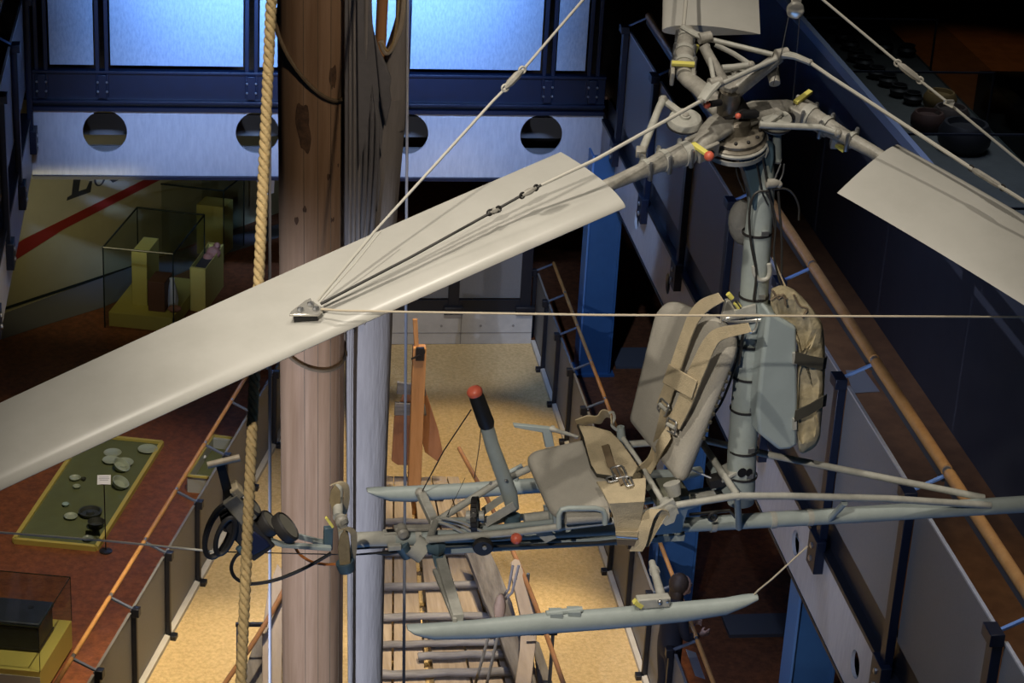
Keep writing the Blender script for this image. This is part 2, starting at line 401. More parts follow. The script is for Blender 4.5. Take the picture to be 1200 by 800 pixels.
# ------------------------------------------------------------------ railings
def railing(name, label, cat, pos, out, z0, ztop, pz0, pz1, mats, pw=.07, pd=.05, bolts=0, rail=True, rz=.11, ro=.23, gap=.03, rr=.022, bot=False, panels=None, twin=0., group=None):
    "pos: list of points along the edge; out: unit vector away from the well"
    mp, mpan, mrail, mbr = mats
    base = V((sum(p.x for p in pos)/len(pos), sum(p.y for p in pos)/len(pos), z0))
    t = thing(name, base, label, cat, group)
    al = (pos[-1]-pos[0]).normalized()
    for i, p in enumerate(pos):
        b = V((p.x, p.y, 0))
        m = MB()
        for sh in ((-twin, twin) if twin else (0,)):
            m.box(b+al*sh+V((0, 0, (z0+ztop)/2)), (pw/2, pd/2, (ztop-z0)/2), (al, out, Z_))
        m.box(b+V((0, 0, ztop-.03))-out*.02, (pw*.75, pd*.7, .045), (al, out, Z_))
        if bolts:
            m.box(b+V((0, 0, z0+.14))-out*.03, (pw*1.05, pd*.6, .15), (al, out, Z_))
        else:
            m.box(b+V((0, 0, z0+.05))-out*.04, (pw*.9, pd*.9, .05), (al, out, Z_))
        po = m.build('post', mp, t, bevel=.006)
        if bolts:
            for dz in (.08, .2):
                for da in ((-.5, .5) if twin else (0,)):
                    m = MB(); q = b+al*(da*twin*2)+V((0, 0, z0+dz))-out*(pd*.6+.03); br = .015 if twin else .026; m.lathe(q, -out, [(br, 0), (br, .012), (br*.5, .018)], 10); m.build('bolt', M_STEEL, po)
        if rail:
            m = MB(); q = b+V((0, 0, ztop-.01)); e = b+out*ro+V((0, 0, ztop+rz-.02))
            m.bar(q, e, .03, .02); m.build('bracket', mbr, po, bevel=.003)
    for i in range(len(pos)-1):
        if panels is not None and not panels[i]: continue
        a, c = pos[i], pos[i+1]; d = (c-a).normalized(); L = (c-a).length
        mid = (a+c)/2; m = MB()
        m.box(V((mid.x, mid.y, (pz0+pz1)/2))+out*(pd/2+.012), (L/2-gap, .008, (pz1-pz0)/2), (d, out, Z_)); m.build('panel', mpan, t, bevel=.002)
        m = MB(); m.box(V((mid.x, mid.y, pz1+.006))+out*(pd/2+.012), (L/2-gap, .013, .008), (d, out, Z_)); m.build('panel_top_strip', M_BEAM if bolts else M_PANEL, t)
        if bot:
            m = MB(); m.box(V((mid.x, mid.y, pz0-.09)), (L/2, .02, .08), (d, out, Z_)); m.build('bottom_channel', mp, t)
        if rail:
            m = MB(); o3 = out*ro+V((0, 0, ztop+rz)); m.tube([V((a.x, a.y, 0))+o3+d*.03, V((c.x, c.y, 0))+o3-d*.03], rr, 12); hr_ = m.build('handrail', mrail, t)
            if bolts:
                m = MB(); m.box(V((mid.x, mid.y, 0))+o3-Z_*(rr*1.25)-out*.004, (L/2-.03, .022, .038), (d, out, Z_)); m.build('rail_underside', M_UNDER, hr_)
            m = MB(); m.tube([V((c.x, c.y, 0))+o3-d*.035, V((c.x, c.y, 0))+o3+d*.035], rr*.8, 12); m.build('handrail_joint', M_STEEL, t)
    return t
G = 'railings around the well'
LOW = (M_POST, M_PANEL, M_RAIL, M_BRACKET)
UP = (M_NAVY, M_PANEL, M_RAIL, M_BRACKETB)
railing('railing', 'grey panel railing with wooden handrail along the right side of the sand pit', 'railing',
        [V((XR+.03, 26.62-1.03*k, 0)) for k in range(12)], X_, -.05, .98, .06, .93, LOW, pw=.05, pd=.05, gap=.02, group=G)
railing('railing', 'grey panel railing with wooden handrail along the left side of the sand pit', 'railing',
        [lf(1.05*k)+V((-.03, 0, 0)) for k in range(-5, 7)], V((-.962, .272, 0)), -.05, .98, .06, .93, LOW, pw=.05, pd=.05, gap=.02, group=G)
railing('railing', 'grey panel railing across the far end of the sand pit above white concrete', 'railing',
        [V((x, YF+.05, 0)) for x in (1.35, 2.05, 3.25, 4.2)], Y_, .43, 1.5, .62, 1.45, LOW, pw=.14, pd=.05, gap=.06, bot=True, rail=False, group=G)
railing('railing', 'tall dark blue gallery railing with grey panels on the right, above the holed beam', 'railing',
        [V((XG-.01, y, 0)) for y in (25.35, 23.42, 21.45, 19.48, 17.5, 15.5, 13.6, 11.69, 9.8)], X_, 2.93, 4.66, 3.42, 4.6, UP, pw=.115, pd=.07, bolts=2, gap=.06, rr=.045, ro=.26, rz=.14, group=G)
railing('railing', 'tall dark blue gallery railing at the left edge of the photo', 'railing',
        [V((XL+.01, y, 0)) for y in (26.3, 24.4, 22.6, 20.8, 18.9, 17.0, 15.0)], -X_, 2.7, 4.62, 3.5, 4.6, UP, pw=.115, pd=.07, bolts=2, gap=.06, rr=.036, ro=.25, rz=.14, group=G)
railing('railing', 'blue lit brushed metal railing of the far gallery at the top of the photo', 'railing',
        [V((x, YF-.01, 0)) for x in (-1.93, -1.2, .61, 2.47, 4.31, 4.88)], Y_, 3.36, 5.3, 3.75, 5.25, (M_NAVY, M_PANELF, M_RAIL, M_BRACKETB), pw=.05, pd=.05, bolts=2, gap=.10, rr=.036, twin=.055, group=G)

# ------------------------------------------------------------------ display behind the right walkway
XD = 6.6
t = thing('display_counter', (7.4, 18, 3.4), 'long dark blue display counter behind the wooden handrail on the right', 'display counter')
m = MB(); m.ab((XD, 9.4, 3.4), (XD+.04, 27.2, 5.33)); m.build('front_panel', M_DWALL, t)
m = MB(); m.ab((XD-.006, 9.4, 5.27), (XD+.06, 27.2, 5.37)); m.build('top_edge', M_DEDGE, t)
m = MB(); m.ab((XD+.05, 9.4, 4.6), (8.3, 27.2, 4.7)); m.build('table_top', M_DTABLE, t)
m = MB(); m.ab((8.24, 9.4, 3.4), (8.3, 27.2, 4.6)); m.build('back_panel', M_DWALL, t)
for y in (25.6, 23.6, 21.6, 19.6, 17.6):
    m = MB(); m.ab((XD+.07, y-.01, 4.7), (XD+.09, y+.01, 5.3)); m.ab((8.26, y-.01, 4.7), (8.28, y+.01, 5.3)); m.ab((XD+.07, y-.01, 5.29), (8.28, y+.01, 5.31)); m.build('glazing_bar', M_POST, t)
m = MB(); m.ab((8.27, 9.4, 4.7), (8.275, 27.2, 5.3)); m.build('back_glass', M_GLASS, t)
def onm(x, y, z=4.7): return zp(x, y, z)
proto = None
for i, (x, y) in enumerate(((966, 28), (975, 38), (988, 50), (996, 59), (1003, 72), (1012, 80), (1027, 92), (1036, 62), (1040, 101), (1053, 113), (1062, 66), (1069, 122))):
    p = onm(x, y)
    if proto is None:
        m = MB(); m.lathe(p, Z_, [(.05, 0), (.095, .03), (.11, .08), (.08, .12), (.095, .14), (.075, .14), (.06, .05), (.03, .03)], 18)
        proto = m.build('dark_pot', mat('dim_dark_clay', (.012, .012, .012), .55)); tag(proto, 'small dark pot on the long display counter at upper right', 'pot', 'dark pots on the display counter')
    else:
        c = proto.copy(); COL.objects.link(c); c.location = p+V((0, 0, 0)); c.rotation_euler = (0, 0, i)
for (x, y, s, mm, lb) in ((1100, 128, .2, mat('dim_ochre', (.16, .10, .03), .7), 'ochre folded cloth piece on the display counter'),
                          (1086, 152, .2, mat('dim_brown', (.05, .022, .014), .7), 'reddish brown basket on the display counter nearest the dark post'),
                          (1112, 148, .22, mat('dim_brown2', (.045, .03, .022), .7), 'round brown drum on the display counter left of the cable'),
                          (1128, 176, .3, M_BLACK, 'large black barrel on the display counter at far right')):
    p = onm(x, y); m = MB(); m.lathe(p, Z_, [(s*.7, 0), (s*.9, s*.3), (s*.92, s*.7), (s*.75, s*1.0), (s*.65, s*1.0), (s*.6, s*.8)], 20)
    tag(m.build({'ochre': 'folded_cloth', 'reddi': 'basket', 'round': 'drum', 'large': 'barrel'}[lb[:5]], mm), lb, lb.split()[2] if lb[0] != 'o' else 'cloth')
# dim plinth on the gallery floor beyond
m = MB(); m.ab((9.7, 24.0, 3.4), (12.5, 25.9, 4.0)); tag(m.build('dark_plinth', M_BLACK, bevel=.02), 'low black plinth on the brown gallery floor at the top right corner', 'plinth')

# ------------------------------------------------------------------ left ground floor displays
def onf(x, y, z=.02): return zp(x, y, z)
# flat green display bed with a yellow frame
q = [onf(100, 513), onf(190, 522), onf(113, 645), onf(17, 636)]
t = thing('display_bed', (q[0]+q[2])/2, 'green floor display bed with yellow frame, pottery lying on it', 'display bed')
m = MB(); m.prism(q, (0, 0, .03)); m.build('felt_base', M_GREEN, t)
m = MB()
for i in range(4): a, b = q[i], q[(i+1) % 4]; m.bar(a+Z_*.03, b+Z_*.03, .045, .06)
m.build('frame', M_YELBOX, t)
def item(name, x, y, prof, mm, label, cat='pottery', tilt=0):
    p = onf(x, y, .05); m = MB(); ax = V((math.sin(tilt), -math.sin(tilt)*.5, math.cos(tilt)))
    m.lathe(p+Z_*(abs(math.sin(tilt))*prof[-1][0]*.9), ax, prof, 24); return tag(m.build(name, mm), label, cat)
bowl = lambda R, h: [(R*.4, 0), (R*.8, h*.4), (R, h), (R*.93, h), (R*.7, h*.45), (R*.2, h*.25)]
plate = lambda R: [(R*.5, 0), (R*.75, .01), (R, .03), (R*.97, .035), (R*.7, .018), (R*.1, .014)]
item('ceramic_plate', 173, 528, plate(.115), M_POTT, 'pale glazed plate in the top right corner of the green bed')
item('ceramic_plate', 130, 541, plate(.10), M_POTT, 'pale round plate left of the overlapping pair, on the green bed')
item('ceramic_plate', 145, 544, plate(.115), M_POTT, 'larger pale plate lying against the tilted bowl on the green bed')
item('ceramic_bowl', 139, 550, bowl(.105, .08), M_POTT, 'grey tilted bowl lying on two plates above the white sign', tilt=.5)
item('plate_rim', 132, 531, [(.08, 0), (.105, .012), (.10, .018), (.075, .01)], M_POTT, 'broken dish rim at the top of the green bed')
item('ceramic_bowl', 138, 571, bowl(.10, .09), M_POTT, 'deep pale bowl right of the white sign, on the green bed', tilt=.45)
item('pottery_sherd', 88, 562, plate(.065), M_POTT, 'oval pale sherd at the left side of the green bed')
item('pottery_sherd', 90, 572, plate(.045), M_POTT, 'small pale sherd just below the oval one')
item('pottery_sherd', 98, 563, plate(.03), M_DPOT, 'tiny dark sherd right of the oval pale one')
item('pottery_sherd', 77, 593, plate(.04), mat('bluish_sherd', (.3, .42, .42), .4), 'small bluish star shaped sherd on the green bed')
item('broken_dish', 83, 607, plate(.075), M_POTT, 'broken pale crescent dish near the lower left of the green bed')
item('clay_dish', 106, 603, [(.10, 0), (.125, .03), (.13, .05), (.11, .05), (.095, .02), (.05, .018), (.04, .05), (.02, .05)], M_DPOT, 'round black dish with raised centre on the green bed')
item('clay_bowl', 113, 618, bowl(.095, .08), M_DPOT, 'dark greenish bowl below the round black dish')
item('glass_fragment', 103, 633, plate(.06), mat('grey_fragment', (.2, .24, .2), .3), 'small grey fragment at the bottom edge of the green bed')
# sign on a stand
b = onf(124, 646); h = up_at(b, 124, 562)
t = thing('sign_stand', b, 'small white sign on a thin black stand beside the green bed', 'sign')
m = MB(); m.lathe(b, Z_, [(.07, 0), (.07, .012), (.02, .025)], 18); m.build('foot', M_BLACK, t)
m = MB(); m.tube([b, b+Z_*h], .006, 8); m.build('pole', M_BLACK, t)
m = MB(); m.box(b+Z_*h, (.07, .055, .004), (X_, V((0, .8, .6)), V((0, -.6, .8)))); pl = m.build('sign_plate', M_PAPER, t)
m = MB()
for k, w in ((.03, .05), (.012, .055), (-.006, .045)): m.box(b+Z_*h+V((0, .8, .6))*k+V((0, -.6, .8))*.005, (w, .003, .001), (X_, V((0, .8, .6)), V((0, -.6, .8))))
m.build('text_lines', mat('grey_text', (.35, .36, .45), .7), pl)
# trough
h = .22
q = [zp(250, 511, h), zp(276, 514.5, h), zp(249, 561, h), zp(219.5, 558, h)]
t = thing('display_trough', V(((q[0].x+q[2].x)/2, (q[0].y+q[2].y)/2, .02)), 'narrow yellow edged display trough beside the left railing', 'trough')
m = MB(); 
for i in range(4):
    a, c = q[i], q[(i+1) % 4]; ctr = (q[0]+q[1]+q[2]+q[3])/4
    ia, ic = a+(ctr-a)*.12, c+(ctr-c)*.12
    dn = V((0, 0, -.2)); m.add([a, c, ic, ia, a+dn, c+dn, ic+dn, ia+dn], [(0, 1, 2, 3), (4, 7, 6, 5), (0, 4, 5, 1), (2, 6, 7, 3), (0, 3, 7, 4), (1, 5, 6, 2)])
m.build('walls', M_WHITEBOX, t)
m = MB()
for i in range(4): m.bar(q[i]+Z_*.01, q[(i+1) % 4]+Z_*.01, .03, .02)
m.build('rim', M_YELBOX, t)
m = MB(); m.prism([p+(((q[0]+q[1]+q[2]+q[3])/4)-p)*.1-Z_*.14 for p in q], (0, 0, .02)); m.build('inner_floor', M_GREEN, t)
m = MB(); m.ball(zp(237, 535, .16), .04, sc=(1.2, 1, .6)); tag(m.build('white_shell', M_PAPER), 'small white lump lying in the narrow yellow trough', 'shell')
# iron chest in a glass case on a plinth, lower left
zt = .36
fr, br = zp(47, 787, zt), zp(84, 727, zt); dpt = br-fr; lft = V((-dpt.y, dpt.x, 0)).normalized()*1.25
lft = (zp(-60, 777, zt)-fr).normalized()*1.25
fl, bl = fr+lft, br+lft
t = thing('chest_case', V(((fr.x+bl.x)/2, (fr.y+bl.y)/2, .02)), 'glass case on a yellow plinth at the lower left corner', 'display case')
m = MB(); m.prism([fr-Z_*.30, br-Z_*.30, bl-Z_*.30, fl-Z_*.30], (0, 0, .30)); m.build('plinth_top', M_YELBOX, t, bevel=.004)
m = MB(); sk = -lft.normalized()*.0; fo = (fr-br).normalized()*.004
m.prism([fr+fo-Z_*.34, fl+fo-Z_*.34, fl+fo-Z_*.06, fr+fo-Z_*.06], fo); m.build('plinth_front', M_WHITEBOX, t)
H = up_at(br, 84, 676)
m = MB()
for a, c in ((fr, br), (br, bl), (fl, fr)): m.add([a, c, c+Z_*H, a+Z_*H], [(0, 1, 2, 3)])
m.add([fr+Z_*H, br+Z_*H, bl+Z_*H, fl+Z_*H], [(0, 1, 2, 3)]); m.build('glass', M_GLASS, t)
m = MB()
for a, c in ((fr, br), (br, bl), (fl, fr)): m.tube([a+Z_*H, c+Z_*H], .005, 6); 
for a in (fr, br): m.tube([a, a+Z_*H], .004, 6)
m.build('glass_edges', M_EDGE, t)
cf = zp(46, 765, zt); cd_ = (dpt).normalized()*.42; cl = lft.normalized()*1.0; hh = up_at(cf, 46, 731)
t = thing('iron_chest', cf+cl*.5+cd_*.5, 'black iron chest with a round hole in its lid, inside the lower left case', 'chest')
m = MB(); m.prism([cf, cf+cd_, cf+cd_+cl, cf+cl], (0, 0, hh-.05)); m.build('body', M_CHEST, t, bevel=.012)
e = (cf+cd_*.5+cl*.5); lid = [e+(p-e)*1.03 for p in (cf, cf+cd_, cf+cd_+cl, cf+cl)]
m = MB(); m.prism([p+Z_*(hh-.05) for p in lid], (0, 0, .05)); ld = m.build('lid', M_CHEST, t, bevel=.012)
m = MB(); hc_ = zp(36, 711, zt+hh+.003); m.lathe(hc_-Z_*.002, Z_, [(.03, 0), (.03, .004)], 16); m.build('keyhole', M_BLACK, ld)
m = MB(); m.prism([p+Z_*.02 for p in [e+(p-e)*1.015 for p in (cf, cf+cd_, cf+cd_+cl, cf+cl)]], (0, 0, .02)); m.build('foot_moulding', M_CHEST, t)

# two glass cases in front of the white hull
def case(c4, h, label, edges=True):
    ctr = (c4[0]+c4[1]+c4[2]+c4[3])/4
    t = thing('glass_case', ctr, label, 'display case', 'glass cases on the brown floor at left')
    m = MB()
    for i in range(4): a, c = c4[i], c4[(i+1) % 4]; m.add([a, c, c+Z_*h, a+Z_*h], [(0, 1, 2, 3)])
    m.add([p+Z_*h for p in c4], [(0, 1, 2, 3)]); m.build('glass', M_GLASS, t)
    m = MB()
    for i in range(4): m.tube([c4[i]+Z_*h, c4[(i+1) % 4]+Z_*h], .013, 6); m.tube([c4[i], c4[i]+Z_*h], .010, 6)
    m.build('glass_edges', M_EDGE, t); return t
H1 = 1.15
c1 = [zp(120.6, 289.7, H1), zp(202.7, 297.6, H1), zp(239.5, 251.7, H1), zp(160.7, 243, H1)]
c1 = [V((p.x, p.y, .02)) for p in c1]
case(c1, H1-.02, 'large glass case standing nearer, left of the yellow planter')
def lerp4(c, u, v): return c[0]*(1-u)*(1-v)+c[1]*u*(1-v)+c[2]*u*v+c[3]*(1-u)*v
def blockc(c, u0, u1, v0, v1, z0, z1, name, mm, label, cat, bevel=.004):
    m = MB(); m.prism([lerp4(c, u, v)+Z_*z0 for u, v in ((u0, v0), (u1, v0), (u1, v1), (u0, v1))], (0, 0, z1-z0)); o = m.build(name, mm, bevel=bevel)
    return tag(o, label, cat)
blockc(c1, .04, .96, .04, .96, 0, .2, 'yellow_platform', M_YELBOX, 'low yellow platform inside the larger glass case', 'platform')
blockc(c1, .28, .5, .25, .62, .2, .95, 'yellow_pedestal', M_YELBOX, 'tall yellow pedestal inside the larger glass case', 'pedestal')
blockc(c1, .56, .80, .15, .4, .2, .62, 'brown_pedestal', mat('brown_wood_block', (.12, .05, .028), .6), 'dark brown wooden block inside the larger glass case', 'block')
p = lerp4(c1, .84, .3)+Z_*.2; m = MB(); m.lathe(p, Z_, [(.07, 0), (.085, .1), (.06, .25), (.03, .36), (.035, .4), (.02, .4)], 14); tag(m.build('white_jug', M_PAPER), 'narrow white jug beside the brown block in the larger case', 'jug')
p = lerp4(c1, .93, .18)+Z_*.2; m = MB(); m.ball(p+Z_*.05, .07, sc=(1.3, .8, .7)); tag(m.build('brown_lump', M_MEAT), 'brownish lump at the near corner of the larger glass case', 'find')
H2 = 1.1
c2 = [zp(185, 215, H2), zp(262, 223.5, H2), zp(286, 205, H2), zp(205, 196, H2)]
c2 = [V((p.x, p.y, .02)) for p in c2]
case(c2, H2-.02, 'glass case standing farther back, partly under the far beam')
blockc(c2, .5, .9, .3, .8, 0, .75, 'yellow_backdrop', M_YELBOX, 'pale yellow block inside the farther glass case', 'block')
# yellow planter
hz = .62
q = [zp(222.5, 315, hz), zp(240.5, 317.5, hz), zp(262, 288, hz), zp(245, 285, hz)]
q = [V((p.x, p.y, .02)) for p in q]; ctr = (q[0]+q[1]+q[2]+q[3])/4
t = thing('yellow_planter', ctr, 'tall yellow box with dark filling and a pinkish object, beside the larger glass case', 'planter')
m = MB()
for i in range(4):
    a, c = q[i], q[(i+1) % 4]; ia, ic = a+(ctr-a)*.1, c+(ctr-c)*.1; dn = Z_*hz
    m.add([a, c, ic, ia, a+dn, c+dn, ic+dn, ia+dn], [(0, 3, 2, 1), (4, 5, 6, 7), (0, 1, 5, 4), (2, 3, 7, 6), (0, 4, 7, 3), (1, 2, 6, 5)])
m.build('walls', M_YELBOX, t)
m = MB(); m.prism([p+(ctr-p)*.09+Z_*(hz-.12) for p in q], (0, 0, .05)); m.build('filling', M_SOIL, t)
p = zp(250, 296, hz); m = MB(); m.ball(p, .1, sc=(1, .8, .9), n=12); m.ball(p+V((-.07, -.05, -.05)), .07, n=12); m.ball(p+V((.05, .1, .06)), .05, n=10)
tag(m.build('pinkish_find', M_MEAT), 'pinkish lump lying in the tall yellow box', 'find')
# white ship hull side with red stripe and lettering
A0, B0 = zp(-40, 384, .02), zp(330, 248, .02)
dv = (B0-A0).normalized(); nv = V((dv.y, -dv.x, 0))
if nv.y > 0: nv = -nv
hn = (nv+Z_*.0).normalized()
def hull(x, y, off=0.): return hit(x, y, A0+nv*off, nv)
t = thing('boat_hull', (A0+B0)/2, 'white hull side with a red stripe and dark lettering behind the glass cases', 'boat')
m = MB(); a, b = A0-dv*3, B0+dv*.3
m.prism([a, b, b+Z_*2.85, a+Z_*2.85], -nv*.3); m.build('hull_side', M_HULLY, t)
m = MB(); m.prism([hull(-60, 320, .008), hull(190, 204, .008), hull(190, 140, .008), hull(-60, 150, .008)], nv*-.012); m.build('upper_side', M_HULL, t)
m = MB(); m.prism([hull(-30, 317, .01), hull(28, 280, .01), hull(200, 195, .01), hull(218, 195, .01), hull(75, 268, .01), hull(-30, 335, .01)], nv*.006); m.build('red_stripe', M_STRIPE, t)
m = MB(); m.prism([hull(-20, 368, .01), hull(240, 283, .01), hull(240, 286, .01), hull(-20, 371, .01)], nv*.006); m.build('waterline', M_EDGE, t)
def glyph(poly, name='letter'):
    m = MB(); m.prism([hull(x, y, .012) for x, y in poly], nv*.004); m.build(name, M_INK, t)
glyph([(88, 190), (98, 186), (92, 224), (101, 221), (105, 212), (108, 212), (106, 225), (78, 235), (79, 231), (84, 228)])
import math as _m
def ringglyph(cx, cy, rx, ry, w):
    m = MB(); n = 20; o1 = [hull(cx+rx*_m.cos(2*_m.pi*k/n), cy+ry*_m.sin(2*_m.pi*k/n)-rx*_m.cos(2*_m.pi*k/n)*.35, .012) for k in range(n)]
    i1 = [hull(cx+(rx-w)*_m.cos(2*_m.pi*k/n), cy+(ry-w*.7)*_m.sin(2*_m.pi*k/n)-rx*_m.cos(2*_m.pi*k/n)*.35, .012) for k in range(n)]
    m.add(o1+i1, [(k, (k+1) % n, n+(k+1) % n, n+k) for k in range(n)]); m.build('letter', M_INK, t)
ringglyph(117, 208, 7, 10, 2.6)
glyph([(127, 196), (130, 195), (130, 207), (133, 210), (138, 207), (138, 192), (141, 191), (141, 206), (144, 207), (138, 211), (132, 214), (128, 210)])
glyph([(148, 190), (151, 189), (151, 204), (148, 206)]); glyph([(155, 186), (158, 185), (158, 201), (155, 203)])
# white board hanging under the far beam by the rope
t_ = MB(); t_.prism([yp(299, 205, YF+.35), yp(322, 206, YF+.35), yp(321, 226, YF+.35), yp(306, 230, YF+.35)], (0, .01, 0))
tag(t_.build('white_notice', M_PAPER), 'white notice board hanging under the far beam behind the thick rope', 'notice')

# ------------------------------------------------------------------ mast, sail, rigging
YM = 13.5
def my(x, y, dy=0.): return yp(x, y, YM+dy)
p1, p2 = my(365, -60), my(366.5, 850); ax = (p2-p1); base = p1+ax*((p1.z)/(p1.z-p2.z))
t = thing('ship_mast', base, 'thick wooden ship mast standing left of the furled sail', 'mast')
d = (p1-base).normalized(); RM = .214
m = MB(); N = 40
m.tube([base+(p1-base)*k/12 for k in range(13)], RM, N); m.build('pole', M_MAST, t)
for nm, yb, tl, ph in (('upper_sling', 62, .42, 0), ('lower_sling', 400, .13, .3)):
    c = my(365, yb); u = V((1, 0, 0)); w = V((0, 1, 0)); m = MB()
    m.tube([c+u*math.cos(a)*(RM+.012)+w*math.sin(a)*(RM+.012)+Z_*(-tl*math.cos(a)*.5+(-.10 if yb > 300 else -.16)*(-math.sin(a))) for a in [2*math.pi*k/40 for k in range(40)]], .014, 8, closed=True)
    m.build(nm, M_WEBD, t)
for k, xx in enumerate((343, 359, 376, 391)):    # plank seams
    m = MB(); a = math.asin(max(-1, min(1, (xx-365)/41))); e = V((math.sin(a+.28), -math.cos(a+.28), 0))*(RM-.002)
    m.tube([base+e, p1+e], .0035, 5); m.build('seam', M_WEBD, t)
for x, y, r in ((352, 128, .075), (356, 150, .06), (389, 80, .05), (355, 232, .022), (345, 246, .026), (389, 247, .028), (384, 195, .022), (396, 185, .016)):
    a = math.asin((x-365)/41); q = my(x, y); c = V((q.x, q.y, q.z)); e = V((math.sin(a+.03), -math.cos(a+.03), 0)); ctr = my(365, y); m = MB()
    P = [ctr+V((math.sin(a+r/RM*.6*math.cos(t)), -math.cos(a+r/RM*.6*math.cos(t)), 0))*(RM+.001)+Z_*(r*(1.6 if r > .04 else 1)*math.sin(t)*(1+.25*math.sin(3*t+x))) for t in [2*math.pi*k/18 for k in range(18)]]
    m.add([ctr+e*(RM+.002)]+P, [(0, k+1, (k+1) % 18+1) for k in range(18)]); m.build('knot', mat('knot_wood', (.075, .045, .03), .8, col2=(.16, .09, .05), nscale=25), t)
# sail
t = thing('furled_sail', my(432, 850)-Z_*0, 'grey canvas sail furled into a hanging bundle beside the wooden mast', 'sail')
prof = [(-60, 404, 482), (0, 404, 480), (60, 404, 480), (110, 404, 477), (170, 404, 472), (230, 404, 467), (300, 404, 462), (380, 405, 460), (450, 405, 457), (560, 406, 453), (700, 407, 450), (850, 408, 447)]
rings = []
for k, (yy, xa, xb) in enumerate(prof):
    a, b = my(xa, yy), my(xb, yy); c = (a+b)/2; R = (b-a).length/2; rr = []
    for j in range(48):
        th = 2*math.pi*j/48; amp = max(0, 1-k/7); rip = 1+amp*.03*math.sin(9*th+.25*k)+.006*math.sin(5*th+k*.6)
        rr.append(c+X_*(R*math.cos(th)*rip)+Y_*(-R*.8*math.sin(th)*rip))
    rings.append(rr)
i0 = 3
m = MB(); m.loft(rings[i0:]); m.build('roll', M_SAIL, t, angle=60)
# upper right flap of plain cloth that leaves an opening towards the top
rr_ = []
for yy, xa, xb in ((-60, 471, 480), (0, 469, 479.5), (30, 461, 479), (60, 451, 478), (90, 443, 477.5), (118, 436, 476.5), (150, 436, 474)):
    a, b = my(xa, yy, -.03), my(xb, yy, -.03); c = (a+b)/2; R = (b-a).length/2
    rr_.append([c+X_*(R*math.cos(2*math.pi*j/28))-Y_*(max(R*.85, .07)*math.sin(2*math.pi*j/28)) for j in range(28)])
m = MB(); m.loft(rr_); m.build('upper_cloth', M_SAIL, t, angle=60)
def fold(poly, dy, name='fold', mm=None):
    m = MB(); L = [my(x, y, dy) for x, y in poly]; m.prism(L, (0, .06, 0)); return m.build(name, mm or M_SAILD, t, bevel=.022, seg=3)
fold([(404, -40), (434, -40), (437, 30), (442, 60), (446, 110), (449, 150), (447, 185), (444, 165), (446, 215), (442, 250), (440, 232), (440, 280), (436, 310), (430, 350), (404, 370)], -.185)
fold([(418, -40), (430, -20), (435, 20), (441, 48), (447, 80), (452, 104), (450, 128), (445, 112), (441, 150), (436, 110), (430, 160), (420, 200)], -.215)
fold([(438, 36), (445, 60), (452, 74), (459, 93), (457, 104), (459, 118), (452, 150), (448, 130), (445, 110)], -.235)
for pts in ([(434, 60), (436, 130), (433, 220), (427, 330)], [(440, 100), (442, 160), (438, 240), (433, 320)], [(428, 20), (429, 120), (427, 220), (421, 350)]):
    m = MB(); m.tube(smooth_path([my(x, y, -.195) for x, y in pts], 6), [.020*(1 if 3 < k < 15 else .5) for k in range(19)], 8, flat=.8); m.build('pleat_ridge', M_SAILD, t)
for k, xx in enumerate((410, 415, 420.5, 428)):
    m = MB(); m.tube(smooth_path([my(xx+(1.5 if k == 3 else 0), -40, -.19-.01*k), my(xx, 150, -.19), my(xx-.5, 300, -.185)]+([my(409+k*1.5, 480, -.16), my(410+k*1.2, 860, -.12)] if k < 2 else [my(xx-2, 380, -.15)]), 8), .010 if k < 3 else .014, 8); m.build('bolt_rope', M_SAIL, t)
m = MB(); m.tube(smooth_path([my(446, 48, -.2), my(453, 62, -.2), my(463, 48, -.2), my(471, 22, -.2), my(475, -40, -.2)], 6), .018, 8); m.build('hem', M_SAILE, t)
m = MB(); m.tube(smooth_path([my(447, 50, -.21), my(455, 60, -.21), my(462, 44, -.21), my(466, 15, -.21), my(469, -40, -.21)], 6), .009, 8); m.build('hem_rope', M_ROPE, t)
a, b = my(445, 70, -.05), my(452, -80, -.05)
m = MB(); m.tube([a, b], .036, 14); tag(m.build('wooden_spar', M_ORW), 'orange brown spar visible inside the top of the furled sail', 'spar')

def rope3(p, q, R, pitch, name, mm, label):
    p, q = V(p), V(q); L = (q-p).length; d = (q-p).normalized(); u, w = perp(d); m = MB()
    n = int(L/pitch*10)
    for s in range(3):
        pts = []
        for i in range(n+1):
            z = L*i/n; a = -2*math.pi*z/pitch+2*math.pi*s/3; pts.append(p+d*z+(u*math.cos(a)+w*math.sin(a))*R*.52)
        m.tube(pts, R*.56, 7)
    return tag(m.build(name, mm, angle=80), label, 'rope')
def rd(x, y, dist): return CAM+ray(x, y)*dist
rope3(rd(319, -25, 6.5), rd(281, 830, 6.5), .0165, .075, 'thick_rope', M_ROPE, 'thick twisted manila rope hanging from top to bottom left of the mast')
m = MB(); e1, e2 = rd(316, 100, 13.1), rd(316.5, 830, 13.1); dd_ = (e2-e1)/(e1.z-e2.z); m.tube([e1-dd_*9, e2+dd_*e2.z], .0095, 8); tag(m.build('rigging_line', M_CORD), 'thin grey rigging line hanging directly left of the wooden mast', 'rigging line')
m = MB(); e1, e2 = rd(478, -20, 12.6), rd(473, 830, 12.6); dd_ = (e2-e1)/(e1.z-e2.z); m.tube([e1-dd_*9, e2+dd_*e2.z], .0085, 8); tag(m.build('rigging_line', M_CORD), 'thin grey rigging line hanging directly right of the furled sail', 'rigging line')

